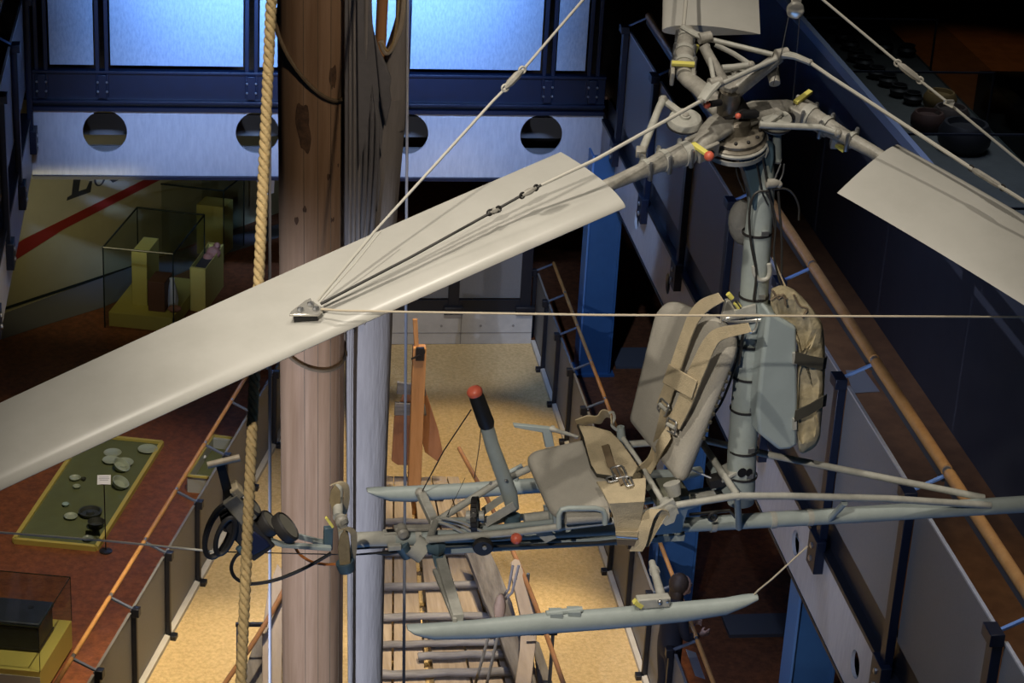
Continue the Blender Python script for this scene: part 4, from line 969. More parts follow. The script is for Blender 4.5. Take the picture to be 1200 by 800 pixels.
# straps hanging from buckles to the lap
lap_end = cs(745, 557, .035)
free_strap(smooth_path([sp(785, 505, .02), sp(776, 520, .03), hp(768, 536, .02), hp(757, 551, .03), hp(738, 560, .02), hp(722, 561, .03)], 4), (KS*-.45-Z_*.75+KF*.1).normalized()*.05, 'lap_strap')
free_strap(smooth_path([sp(779, 482, .02), sp(775, 500, .025), hp(770, 520, .03), hp(764, 538, .03), hp(752, 549, .03)], 4), (KS*.2-Z_*.5+KF*.6).normalized()*.045, 'lap_strap')
# lap pads
def cpad(px, off, name, m, th=.010, par=None):
    mb = MB(); mb.prism([cs(x, y, off) for x, y in px], sn*th); return B(mb, name, m, par, bevel=.005, seg=2)
p1_ = cpad([(678, 500), (695, 501), (716, 507), (727, 518), (738, 533), (748, 548), (741, 560), (722, 560), (699, 557), (693, 547), (688, 530), (683, 512)], .012, 'lap_pad', M_WEB)
cpad([(676, 501), (683, 514), (687, 532), (692, 549), (699, 559), (724, 563), (741, 562), (741, 561), (722, 561), (699, 557), (693, 547), (688, 530), (683, 512), (678, 500)], .006, 'pad_edging', M_STRAPD, .014, p1_)
L = [cs(699, 566, .014), cs(706, 577, .014), cs(713, 590, .016), hp(718, 604, -.18), hp(721, 620, -.185), hp(722, 631, -.185)]
Rr = [cs(757, 562, .014), cs(757, 574, .014), cs(755, 588, .016), hp(752, 602, -.18), hp(748, 618, -.185), hp(746, 632, -.185)]
m = MB(); m.strip(L, Rr, .009, [sn, sn, (sn-KS).normalized(), -KS, -KS, -KS]); p2_ = B(m, 'lap_pad', M_WEB, bevel=.003)
m = MB(); m.strip([hp(721, 622, -.196), hp(722, 631, -.197)], [hp(748, 622, -.196), hp(746, 632, -.197)], .004, -KS); B(m, 'pad_cross_band', M_WEB, p2_)
m = MB(); m.tube([hp(722, 628, -.205), hp(747, 630, -.205)], .004, 8); B(m, 'pad_bar', M_STEEL, p2_)
m = MB(); m.strip([hp(722, 630, -.19), hp(723, 637, -.188)], [hp(747, 632, -.19), hp(745, 639, -.188)], .006, -KS); B(m, 'pad_end', M_WEBD, p2_)
free_strap(smooth_path([hp(748, 640, -.19), hp(745, 646, -.195), hp(750, 636, -.2), hp(754, 620, -.2), hp(760, 604, -.19), hp(770, 596, -.18), hp(777, 604, -.17), hp(766, 616, -.17), hp(752, 640, -.17)], 4), (KF*.85-KS*.3+Z_*.1).normalized()*.045, 'tail_strap')
m = strap_px([(709, 522), (712, 532), (716, 545), (724, 553), (731, 567)], 8.5, lambda x, y: cs(x, y, .03), sn, .004); B(m, 'leather_strap', M_WEBD)
cu = (q[3]-q[0]).normalized(); cv = (q[1]-q[0]).normalized()
buckle(cs(725, 553, .036), cu, cv, .028, .02); buckle(cs(736, 564, .036), cu, cv, .022, .012); buckle(cs(718, 561, .03), cu, cv, .012, .02)
# far crumpled strap end and hip fittings
free_strap(smooth_path([cs(676, 497, .02), hp(690, 492, .19), hp(702, 492, .19), hp(708, 485, .19), hp(716, 488, .18), hp(718, 500, .17)], 4), (KS*.35-Z_*.55+KF*.3).normalized()*.055, 'lap_strap_end')
B(T([hp(x, y, .17) for x, y in ((713, 484), (718, 483), (720, 490), (717, 498), (724, 504), (728, 500))], .0055, 8, 3), 'hip_hook', M_LIGHT)
B(T([hp(728, 510, .17), hp(752, 546, .05), hp(778, 590, -.13)], .0095, 12), 'seat_pivot_tube', M_LIGHT)
B(T([hp(727, 500, .17), hp(729, 520, .17)], [.014, .017]), 'pivot_clamp', M_GREY)
m = MB(); m.lathe(hp(782, 592, -.15), KS, [(.014, -.03), (.022, -.025), (.022, .02), (.014, .03)], 14); m.bar(hp(770, 598, -.17), hp(790, 586, -.17), .014, .018); m.bar(hp(786, 586, -.17), hp(792, 602, -.17), .012, .02, KF); B(m, 'pivot_clamp', M_LIGHT)
m = MB(); m.prism([hp(788, 594, -.18), hp(794, 600, -.18), hp(790, 612, -.18), hp(780, 616, -.18), hp(776, 612, -.18)], KS*.006); B(m, 'clamp_plate', M_LIGHT)
B(T([hp(787, 566, -.13), hp(791, 580, -.14)], [.03, .022], 12), 'back_socket', M_LIGHT)
m = MB(); m.box(hp(783, 576, .02), (.06, .07, .02), (KF, KS, Z_)); B(m, 'seat_pan_box', mat('olive_box', (.20, .20, .15), .6), bevel=.004)
B(T([hp(807, 547, .0), hp(811, 550, 0), hp(833, 560, 0)], .003, 6), 'safety_wire', M_PAPER)
m = MB(); m.box(hp(805, 546, .0), (.008, .006, .014)); B(m, 'safety_wire_knot', M_PAPER)

# ---- pylon
PYL = [(868, 588), (868, 570), (869.5, 530), (873, 480), (878, 420), (882, 370), (885, 320), (888, 280), (891, 245), (893, 215), (894, 190)]
RAD = [.046, .0495, .0495, .0485, .0475, .0465, .0465, .045, .043, .042, .036]
py = B(T([hp(x, y) for x, y in PYL], RAD, 24), 'pylon', M_GREY)
pa = (hp(885, 320)-hp(873, 480)).normalized()
for (x, y, r) in ((869.5, 556, .0502), (871, 526, .05), (873, 478, .049), (876, 440, .049), (879, 402, .048), (883.5, 346, .0475), (887, 272, .046)):
    B(MB().band(hp(x, y), pa, r, .008, .003, 28), 'hose_clamp', M_DARKMET, py)
    m = MB(); m.box(hp(x+9, y+1.5, -.045), (.012, .006, .008), (KF, KS, Z_)); B(m, 'clamp_screw', M_STEEL, py)
m = MB(); c = hp(869, 553, -.047); m.lathe(c, -KS+KF*.15, [(.0, 0), (.017, .003), (.017, .006)], 20); B(m, 'access_hole', M_BLACK, py)
m = MB(); c = hp(877, 553, -.049); m.lathe(c, (-KS+KF*.35), [(.0, 0), (.014, .002), (.014, .004)], 18); B(m, 'access_hole', M_BLACK, py)
m = MB(); m.bar(hp(843, 557, .0), hp(860, 548, .0), .08, .012); m.bar(hp(843, 560, .0), hp(862, 554, .0), .06, .008); B(m, 'pylon_foot_bracket', M_LIGHT, py, bevel=.002)
m = MB(); m.prism([hp(836, 536, .1), hp(858, 577, -.05), hp(848, 579, .0), hp(828, 545, .1)], KS*.008); B(m, 'foot_gusset', M_GREY, py)
m = MB(); m.bar(hp(830, 565, 0), hp(850, 560, 0), .05, .03); B(m, 'foot_block', M_DARKMET, py)
# U hook
B(T([hp(x, y, -.05) for x, y in ((883.5, 312), (884, 320), (888, 327), (894, 328), (900, 325), (902, 317), (901, 309))], .0075, 10, 3), 'u_hook', M_LIGHT, py)
# head bracket under the rotor
m = MB(); m.prism([hp(838, 163, -.035), hp(880, 160, -.035), hp(907, 168, -.035), hp(908, 186, -.035), hp(903, 214, -.035), hp(893, 246, -.035), hp(884, 248, -.035), hp(880, 226, -.035), hp(874, 204, -.035), hp(866, 188, -.035), hp(858, 181, -.035), hp(850, 181, -.035), hp(838, 176, -.035)], KS*.07)
hb = B(m, 'head_bracket', M_BLUECAP, bevel=.006)
B(T([hp(911, 152), hp(910, 188)], [.012, .017], 14), 'head_tube', M_GREY, hb)
B(T([hp(903, 187), hp(914, 187)], .014, 12), 'head_tube_collar', M_LIGHT, hb)
B(T([hp(894, 172, -.04), hp(897, 170, -.04), hp(899, 176, -.04), hp(896, 184, -.04)], .006, 8, 3), 'head_hook', M_LIGHT, hb)
m = MB(); m.lathe(hp(897, 215, -.05), KF, [(.01, 0), (.016, .004), (.016, .03), (.008, .05)], 12); m.ball(hp(913, 216, -.05), .012, n=10); B(m, 'control_bearing', M_HUB, py)
for pts in ([(919, 192), (917, 205), (910, 218)], [(915, 192), (908, 210), (904, 222)], [(885, 180), (889, 205), (893, 225), (900, 240)], [(862, 190), (864, 205), (872, 225)]):
    B(T([hp(x, y, -.05) for x, y in pts], .0028, 6, 4), 'control_wire', M_CABLED if pts[0][0] < 900 else M_STEEL, py)
for pts, r in (([(905, 222), (920, 221), (930, 228), (936, 242), (936, 258)], .0035), ([(900, 224), (888, 225), (881, 234), (878, 255), (880, 285), (886, 320), (883, 352)], .0042), ([(912, 224), (914, 250), (916, 280), (916, 320)], .0042), ([(897, 224), (905, 240), (909, 262), (907, 300), (914, 330)], .0035), ([(872, 380), (868, 405), (858, 440), (846, 470), (833, 490)], .0045), ([(862, 352), (872, 372), (870, 400), (866, 428)], .004), ([(898, 380), (899, 420), (897, 460)], .003), ([(914, 330), (925, 348), (934, 362)], .0025), ([(893, 182), (899, 215), (903, 235), (908, 268)], .003)):
    B(T([hp(x, y, -.055) for x, y in pts], r, 7, 5), 'black_cable', M_CABLED, py)
B(T([hp(906, 302, -.05), hp(922, 340, -.05), hp(931, 355, -.05)], .003, 6), 'frayed_string', M_WEB, py)
# grey roll beside the pylon head
m = MB(); a, b = hp(872, 236, .08), hp(873, 284, .08); d = (b-a); rr = []
m.tube([a+d*t_+KF*-.02*math.sin(math.pi*t_) for t_ in [k/12 for k in range(13)]], [.014+.022*math.sin(math.pi*k/12)**.5 for k in range(13)], 16); B(m, 'grey_pouch', mat('grey_pouch_cloth', (.30, .30, .29), .85, noise=.2, bump=.3, bscale=60), bevel=0)
# shoulder anchor: white hook, yellow tips, coil of wire
m = MB(); m.prism([hp(845, 376, -.06), hp(851, 352, -.04), hp(856, 352, -.04), (hp(861, 362, -.05)), hp(868, 366, -.06), hp(858, 376, -.06)], KS*.02); an = B(m, 'strap_anchor', M_SILV, bevel=.004)
m = MB(); m.prism([hp(862, 364, -.06), hp(886, 357, -.06), hp(886, 368, -.06), hp(862, 372, -.06)], KS*.012); B(m, 'anchor_plate', M_LIGHT, an)
for x, y in ((855, 346), (863.5, 356.5)):
    B(T([hp(x-2, y-2, -.05), hp(x+3, y+3.5, -.05)], .0085, 12), 'yellow_tip', M_YEL, an)
m = MB()
for k in range(5):
    P = [hp(876+28*math.cos(a)+k*.6, 373+(4.2-.5*k)*math.sin(a)-6*math.cos(a)*.12*k*.3-.06*(28*math.cos(a)), -.075+.012*math.sin(a)) for a in [2*math.pi*j/26 for j in range(26)]]
    m.tube(P, .0028, 6, closed=True)
B(m, 'wire_coil', M_SILV, an)
B(T([hp(x, y, -.07) for x, y in ((888, 374), (885, 386), (880, 389), (873, 384))], .0035, 7, 4), 'wire_coil_end', M_SILV, an)
# ---- tank fairing and parachute pack behind the pylon
o = [(900, 364), (934, 384), (935.5, 470), (935, 522), (926, 527), (913, 528), (889, 508), (887, 480), (893, 420)]
m = MB(); m.prism([hp(x, y, -.12) for x, y in o], KS*.2); fair = B(m, 'pack_trough', mat('trough_grey_paint', (.34, .395, .40), .45, noise=.1), bevel=.012, seg=3)
for y in (413, 490):
    m = MB(); m.bar(hp(931, y, -.125), hp(931, y+13, -.125), .01, .012, KF); B(m, 'strap_clip', M_LIGHT, fair)
def packring(s, ins):
    O = [(904, 338), (916, 334), (930, 339), (944, 352), (958, 370), (965, 386), (967, 420), (966, 455), (962, 500), (960, 515), (952, 526), (936, 528), (934, 480), (934, 400), (930, 384), (912, 372), (903, 356)]
    P = [hp(x, y, s) for x, y in O]; P = smooth_path(P+[P[0]], 3)[:-1]; c = sum(P, V())/len(P)
    return [p+(c-p).normalized()*ins*(1+.25*math.sin(i*1.7)) for i, p in enumerate(P)]
m = MB(); m.loft([packring(-.10, .09), packring(-.115, .045), packring(-.108, .015), packring(-.07, .002), packring(0, 0), packring(.07, .002), packring(.12, .02), packring(.135, .05)]); pk = B(m, 'parachute_pack', M_CANVAS, angle=60)
for y0, y1 in ((418, 424), (487, 468)):
    P = [hp(931, y0, -.125), hp(948, (y0+y1)/2+2, -.127), hp(963, y1+2, -.122), hp(967, y1+1, -.07), hp(967, y1, .0)]
    m = MB(); wv = Z_*.042; m.strip([p-wv/2 for p in P], [p+wv/2 for p in P], .005, [-KS, -KS, (-KS+KF).normalized(), KF, KF]); B(m, 'dark_strap', M_STRAPD, pk)
for pts in ([(905, 340), (912, 350), (918, 345), (921, 358)], [(903, 352), (912, 346), (922, 350)], [(930, 345), (937, 358), (946, 362), (940, 372)]):
    B(T([hp(x, y, -.12) for x, y in pts], .004, 6, 4), 'pack_lacing', M_WEBD, pk)

# ================================================================== ROTOR HEAD
def Th(pts, r, n=14, name='tube', m=None, par=None, sm=0):
    return B(T([rp(x, y, h) for x, y, h in pts], r, n, sm), name, m or M_HUB, par)
hub = B(MB().lathe(H0-RN*.03, RN, [(.085, -.03), (.105, -.025), (.105, -.012), (.095, -.006), (.095, .006), (.085, .012), (.05, .016), (.045, .05), (.03, .06)], 36), 'rotor_hub', M_HUBD)
B(MB().ring(H0-RN*.052, RN, .105, .007, 44, 8), 'swash_ring', M_LIGHT, hub)
B(MB().band(H0-RN*.075, RN, .108, .016, .004, 44), 'swash_ring', M_LIGHT, hub)
for k in range(12):
    a = 2*math.pi*k/12; p = H0-RN*.03+(RR*math.cos(a)+RA*math.sin(a))*.08; B(MB().lathe(p, RN, [(.006, 0), (.006, .018), (.003, .02)], 6), 'hub_bolt', M_DARKMET, hub)
# forged arms to the three flapping hinges (flat tapered)
def arm(pts, ws, th, name='hub_arm', m=None):
    rings = []
    for i, (x, y, h) in enumerate(pts):
        p = rp(x, y, h); a = rp(*pts[max(i-1, 0)]); b = rp(*pts[min(i+1, len(pts)-1)]); d = (b-a).normalized(); s_ = d.cross(RN).normalized(); w = ws[i]
        rings.append([p+s_*(w*math.cos(t))*(1)+RN*(th[i]*math.sin(t)) for t in [2*math.pi*k/14 for k in range(14)]])
    mb = MB(); mb.loft(rings); return B(mb, name, m or M_HUB, hub, angle=50)
arm([(858, 140, .0), (843, 148, .01), (832, 157, .012), (822, 168, .008), (816, 176, .0)], [.05, .048, .04, .03, .026], [.03, .032, .028, .024, .022])
arm([(868, 138, .0), (886, 131, .01), (905, 128, .012), (924, 126, .005), (934, 127, .0)], [.05, .046, .036, .03, .024], [.03, .03, .026, .024, .022])
arm([(856, 138, .0), (838, 120, .01), (822, 105, .01), (808, 94, .0), (802, 89, -.005)], [.045, .04, .032, .03, .026], [.03, .028, .024, .024, .022])
# damper drums
for (x, y, h, r) in ((803, 139, .02, .056), (910, 139, .015, .053), (861, 88, .02, .052)):
    c = rp(x, y, h); dr = B(MB().lathe(c-RN*.03, RN, [(r*.9, 0), (r, .006), (r, .014), (r*.96, .018), (r*.96, .028), (r*.9, .034), (r*.3, .036), (r*.28, .044), (r*.1, .046)], 30), 'damper_drum', M_LIGHT, hub)
    B(MB().lathe(c+RN*.006, RN, [(.012, 0), (.012, .012), (.008, .016)], 6), 'drum_nut', M_HUB, dr)
    B(MB().band(c-RN*.018, RN, r*1.0, .005, .004, 30), 'drum_groove', M_DARKMET, dr)
# damper levers and rods
def flat(p, q, w, th, name, par=None, m=None):
    mb = MB(); mb.bar(p, q, w, th, RN); return B(mb, name, m or M_LIGHT, par or hub, bevel=.003)
flat(rp(803, 136, .03), rp(777, 117, .03), .022, .014, 'damper_lever'); Th([(777, 117, .035), (772, 127, .03), (756, 168, .01), (752, 178, .0)], [.013, .012, .013, .014], 12, 'damper_rod', M_LIGHT, hub)
m = MB(); m.box(rp(751, 178, .005), (.016, .016, .014), (RR, RA, RN)); m.tube([rp(751, 178, .0), rp(755, 190, .0)], .011, 10); B(m, 'rod_end', M_HUB, hub, bevel=.004)
flat(rp(896, 146, .03), rp(916, 132, .03), .018, .012, 'damper_lever'); Th([(890, 146, .03), (905, 147, .028), (960, 149, .02), (982, 156, .015)], [.012, .011, .011, .010], 12, 'damper_rod', M_LIGHT, hub)
Th([(880, 76, .06), (860, 79, .05), (846, 80, .05)], [.011, .012, .012], 12, 'damper_rod', M_LIGHT, hub); Th([(838, 52, .1), (860, 63, .08), (880, 76, .06)], .0085, 10, 'damper_rod', M_LIGHT, hub)
for e_, r_ in ((rp(880, 76, .06), .014), (rp(777, 117, .035), .016), (rp(982, 156, .015), .015)): B(MB().ball(e_, r_, n=10), 'rod_eye', M_HUB, hub)
# central column with hexagonal cap and three raised horns
top = rp(855, 116, .06)
B(MB().lathe(H0, top-H0, [(.06, .02), (.05, .05), (.042, .08)], 18), 'hub_column', M_DARKMET, hub)
C0 = rp(856, 104, .13)
B(MB().lathe(C0-RN*.05, RN, [(.03, -.05), (.036, -.02), (.036, .02), (.034, .045)], 18), 'horn_base', M_HUBD, hub)
B(MB().lathe(C0, RN, [(.026, 0), (.026, .014), (.02, .017)], 6), 'hex_cap', M_HUB, hub)
Nn = [rp(824, 53, .22), rp(914, 66, .22), rp(838, 93, .18)]
def T3(pts, r, name, m=None, n=12, par=None): return B(MB().tube(pts, r, n), name, m or M_HUB, par or hub)
T3([C0-RN*.02+(Nn[0]-C0)*.1, Nn[0]], [.021, .016], 'horn_strut'); T3([C0-RN*.02+(Nn[1]-C0)*.1, Nn[1]], [.027, .019], 'horn_strut'); 
T3([rp(829, 52, .21), rp(837, 97, .17)], .008, 'horn_link', M_LIGHT); T3([rp(832, 46, .22), rp(906, 64, .23)], .0085, 'horn_link', M_LIGHT); T3([rp(846, 98, .18), rp(878, 83, .2), rp(910, 69, .22)], .0085, 'horn_link', M_LIGHT)
# horn ends (bent flat levers carrying the droop cables)
def horn(a, b, c, w):
    m = MB(); m.tube([a-(RA*.4+RR*.9).normalized()*.02, a+(RA*.4+RR*.9).normalized()*.02], .018, 12); B(m, 'horn_joint', M_HUB, hub)
    m = MB(); m.tube([a, b, c], [w, w*.8, w*.7], 10, flat=.6); B(m, 'horn_lever', M_LIGHT, hub)
    m = MB(); m.ball(c, .011, n=10); B(m, 'horn_pin', M_HUB, hub)
horn(rp(826, 44, .23), rp(815, 40, .23), rp(801, 32, .22), .020)
horn(rp(916, 63, .23), rp(932, 66, .23), rp(949, 73, .22), .021)
horn(rp(838, 97, .19), rp(829, 108, .18), rp(822, 118, .17), .024)
T3([rp(905, 80, .16), rp(908, 98, .14)], [.021, .018], 'horn_counterweight')
# red caps and black sleeves
for x, y, h, r in ((828.5, 123, .14, .012), (865, 136, .07, .010), (831, 183, .03, .0165)):
    B(MB().ball(rp(x, y, h), r, n=14), 'red_plug', M_RED, hub)
T3([rp(832, 122, .14), rp(844, 120, .13)], .011, 'black_sleeve', M_BLACK); T3([rp(868, 135, .07), rp(884, 133, .05), rp(890, 134, .05)], [.012, .015, .008], 'black_sleeve', M_BLACK)
# blades: spar shank, hinge block, ties, blade
def airfoil(le, te, up, th=.14, n=16):
    c = te-le; out = []
    def t_(x): return 5*th*(.2969*math.sqrt(x)-.126*x-.3516*x*x+.2843*x**3-.1036*x**4)
    xs = [(1-math.cos(math.pi*k/n))/2 for k in range(n+1)]
    top_ = [le+c*x+up*(c.length*(t_(x)*1.0+.12*x*(1-x)*.4)) for x in xs]
    bot = [le+c*x-up*(c.length*(t_(x)*.8-.12*x*(1-x)*.4)) for x in reversed(xs[1:-1])]
    return top_+bot
def blade(ler, ter, let_, tet, n=14, label=None):
    d = ((let_+tet)/2-(ler+ter)/2).normalized(); up = (ter-ler).cross(d).normalized(); up = up if up.z > 0 else -up
    rings = [airfoil(ler.lerp(let_, k/n)-up*(.05*(k/n)**2), ter.lerp(tet, k/n)-up*(.05*(k/n)**2), up) for k in range(n+1)]
    m = MB(); m.loft(rings); bl = B(m, 'rotor_blade', M_BLADE, angle=40)
    return bl, d, up
def shank(pts, radii, bl, bands, m=M_HUB):
    sh = B(T([rp(*p) for p in pts], radii, 18), 'blade_shank', m, bl)
    for (x, y, h, r, w) in bands:
        d = (rp(*pts[-1])-rp(*pts[0])).normalized(); B(MB().band(rp(x, y, h), d, r, w, .005, 22), 'shank_collar', M_LIGHT, sh)
        p = rp(x, y, h); s_ = d.cross(RN)
        for sg in (-1, 1): B(MB().lathe(p+s_*sg*r, RN, [(.008, -.03), (.008, .03), (.005, .036)], 8), 'collar_bolt', M_STEEL, sh)
    return sh
# blade 1 (left, towards the viewer)
b1, d1, u1 = blade(rp(733, 243), rp(657, 178), rp(-110, 609), rp(-110, 506))
shank([(816, 176, .0), (800, 181, .0), (775, 189, .0), (750, 201, .0), (722, 213, .0), (700, 222, .0)], [.028, .036, .031, .024, .021, .020], b1, [(803, 180, 0, .034, .03), (778, 188, 0, .031, .018), (757, 197, 0, .024, .016)])
# blade 2 (right)
b2, d2, u2 = blade(rp(1053, 171), rp(981, 226), rp(1330, 318, -.02), rp(1330, 424, -.02))
shank([(934, 128, 0), (945, 134, 0), (965, 146, 0), (990, 160, 0), (1020, 176, 0), (1040, 188, 0)], [.028, .036, .031, .024, .021, .020], b2, [(948, 136, 0, .034, .03), (968, 148, 0, .030, .018), (998, 164, 0, .023, .014)])
# blade 3 (away)
b3, d3, u3 = blade(rp(776, 36), rp(891, 40), rp(783, -360), rp(873, -358))
shank([(802, 89, 0), (802, 78, 0), (802, 62, 0), (803, 46, 0), (806, 30, 0), (808, 20, 0)], [.027, .034, .031, .027, .024, .022], b3, [(802, 76, 0, .033, .02), (802, 62, 0, .031, .016), (803, 46, 0, .027, .014)])
for bl, pts in ((b1, ((811, 166.5), (832, 192))), (b2, ((932, 120), (950, 107))), (b3, ((787, 74), (814, 75.5)))):
    m = MB(); a, b = rp(pts[0][0], pts[0][1]-(0), .035), rp(*pts[1], .035); 
    if bl is b1: a, b = rp(811, 168, .03), rp(831, 164+18, .03)
    m.bar(a, b, .018, .012, RN); B(m, 'yellow_tie', M_YEL, bl, bevel=.002)
for bl, c in ((b1, (822, 172)), (b2, (937, 130)), (b3, (800, 86))):
    p = rp(*c); m = MB(); d = d1 if bl is b1 else d2 if bl is b2 else d3; s_ = d.cross(RN).normalized()
    m.cyl(p-s_*.045, p+s_*.045, .014, 14); B(m, 'hinge_pin', M_DARKMET, bl)
    for sg in (-1, 1):
        m = MB(); m.box(p+s_*sg*.034, (.04, .007, .026), (d, s_, RN)); B(m, 'hinge_fork', M_HUB, bl, bevel=.004)
m = MB(); m.bar(rp(978, 168, -.05), rp(990, 176, -.05), .016, .012, RN); B(m, 'yellow_tie', M_YEL, b2)
m = MB(); m.box(rp(981, 163, -.035), (.02, .016, .03), (RR, RA, RN)); B(m, 'lead_lag_stop', M_HUB, b2, bevel=.004)
m = MB(); m.bar(rp(814, 62, .0), rp(818, 53, .03), .012, .008, RN); B(m, 'yellow_tie', M_YEL, b3)

# ---- cables: plates on the blades, droop cables of the rotor
def turnbuckle(mb, a, b, r=.010):
    d = (b-a).normalized(); mb.tube([a, a+d*.02, b-d*.02, b], [r*.5, r, r, r*.5], 8)
def cable_part(pts, r, name, bl, buckles=(), m=M_CABLE):
    c = B(T(pts, r, 7), name, m, bl)
    for a, b in buckles:
        mb = MB(); turnbuckle(mb, a, b); B(mb, 'turnbuckle', M_HUB, c)
        for e in (a, b):
            mb = MB(); mb.ring(e, perp((b-a).normalized())[0], .009, .003, 12, 6); B(mb, 'thimble', M_DARKMET, c)
    return c
pp = rp(357, 363, .035); su = u1; dd = d1; ss = d1.cross(u1)
m = MB(); m.prism([rp(339, 371, .036), rp(341, 367, .036), rp(358, 354, .036), rp(364, 351, .036), rp(366, 355, .036), rp(376, 361, .036), rp(378, 366, .036), rp(373, 371, .036)], u1*.008); cp_ = B(m, 'cable_plate', M_SILV, b1, bevel=.002)
for x, y in ((352, 363.5), (370, 362.5), (364, 357)): B(MB().lathe(rp(x, y, .045), RN, [(.010, 0), (.010, .006), (.005, .010)], 6), 'plate_bolt', M_STEEL, cp_)
m = MB(); m.bar(rp(344, 373, .026), rp(372, 371, .026), .012, .016, RN); B(m, 'plate_pad', M_BLACK, cp_)
def lin(a, b, t): return a+(b-a)*t
ra, rb, rc = rp(822, 118, .17), rp(700, 186, .14), rp(634, 217, .115)
B(MB().tube([ra, rb, rc], [.0062, .006, .0045], 8), 'droop_rod', M_CABLE, b1)
pe = rp(376, 356, .048); rq = rp(581, 246, .095)
cable_part([rc, rp(622, 223, .11), rq, rp(480, 302, .07), pe], .0042, 'droop_cable', b1, [(rp(628, 220, .112), rp(612, 229, .107)), (rp(584, 245, .096), rp(574, 249, .094))], m=M_CABLED)
# blade 2 droop cable
ra = rp(949, 73, .22); e = rp(1215, 252, .10)
cable_part([ra, rp(975, 91, .21), rp(1138, 197, .13), rp(1160, 211, .125), rp(1178, 222, .12), rp(1330, 318, .04)], .0062, 'droop_cable', b2, [(rp(1138, 197, .13), rp(1175, 220, .12))])
# blade 3 droop rod
B(MB().tube([rp(801, 32, .22), rp(804, 0, .20), rp(806, -60, .16)], .0062, 8), 'droop_rod', M_CABLE, b3)

# ---- suspension wires (things of their own)
def wire(pts, r, label, bks=(), m=M_CABLE):
    t = thing('suspension_wire', pts[0], label, 'wire', 'hanging wires'); MB().tube(pts, r, 7).build('cable', m, t)
    for a, b in bks:
        mb = MB(); turnbuckle(mb, a, b, .0115); tb = mb.build('turnbuckle', M_HUB, t)
        for e in (a, b): mb = MB(); mb.ring(e, perp((b-a).normalized())[0], .010, .0035, 12, 6); mb.build('thimble', M_CABLE, tb)
    return t
P0_ = rp(372, 352, .048)
def pl_(x, y, k): return CAM+ray(x, y)*k
k0 = (P0_-CAM).dot(FW)
wire([P0_, pl_(440, 270, k0), pl_(578, 118, k0+.05), pl_(605, 91, k0+.06), pl_(690, -8, k0+.1)], .0042, 'upper suspension wire with turnbuckle running from the left blade to the top edge', [(pl_(592, 103, k0), pl_(612, 82, k0))])
wire([rp(375, 354, .048), pl_(415, 310, k0), pl_(446, 271, k0)], .0022, 'thin doubled wire tail twisted beside the upper suspension wire')
wire([rp(376, 362, .048), rp(400, 364, .05), pl_(480, 365.5, k0+.05), pl_(700, 369, k0+.2), pl_(1230, 371.5, k0+.5)], .0034, 'thin horizontal wire crossing the seat back from the left blade to the right edge', m=M_SAILE)
k2 = (rp(1112, 120, .2)-CAM).dot(FW)
w2_ = wire([pl_(955, -8, k2), pl_(1052, 73, k2), pl_(1079, 95, k2), pl_(1112, 121, k2), pl_(1225, 214, k2)], .0042, 'suspension wire with turnbuckle and shiny clip running above the right blade', [(pl_(1052, 74, k2), pl_(1078, 94, k2))])
ck_ = MB().tube([pl_(1106, 119, k2-.01), pl_(1117, 123, k2-.01)], [.007, .011], 8).build('wire_clip', M_SILV, w2_); m = MB(); m.box(pl_(1113, 119, k2-.015), (.012, .006, .005)); m.build('clip_nut', M_SILV, ck_)
wire([hp(-20, 622, -.02), hp(120, 633, -.02), hp(252, 646, -.02)], .0036, 'thin wire entering at the left edge towards the instrument box')
wire([hp(252, 646, .02), hp(330, 648, .02), hp(416, 650, .0)], .002, 'very thin wire between the instrument box and the rotor kite nose', m=M_CABLED)
wire([hp(884, 696, -.46), hp(889, 691, -.47), hp(905, 678, -.5), hp(946, 640, -.55)], .003, 'short slanting wire tied to the rear tip of the near skid', m=M_SAILE)
B(T([hp(566, 470, .03), hp(562, 520, .2), hp(556, 560, .42)], .0016, 6), 'fine_wire', M_CABLED)
B(T([hp(552, 480, .03), hp(520, 528, .2), hp(494, 577, .42)], .0022, 6), 'fine_wire', M_CABLED)
# pulley at the upper right with two thin lines
t = thing('ceiling_pulley', rp(933, 12, .3), 'shiny little pulley at the top edge above the right blade', 'pulley')
c = rp(932, 12, .3); m = MB(); m.lathe(c-RA*.012, RA, [(.02, 0), (.028, .004), (.02, .012), (.028, .02), (.02, .024)], 18); m.build('sheave', M_SILV, t)
m = MB(); m.box(rp(933, 2, .3), (.014, .01, .03)); m.build('hanger', M_SILV, t); m = MB(); m.tube([rp(933, -3, .3), rp(934, -60, .3)], .004, 6); m.build('eye', M_SILV, t)
wire([rp(924, 20, .3), rp(916, 60, .25), rp(906, 100, .16)], .0012, 'hair thin line from the pulley to the rotor horn', m=M_CABLED); wire([rp(937, 20, .3), rp(934, 60, .22), rp(929, 118, .06)], .0012, 'hair thin line from the pulley down to the right hub arm', m=M_CABLED)

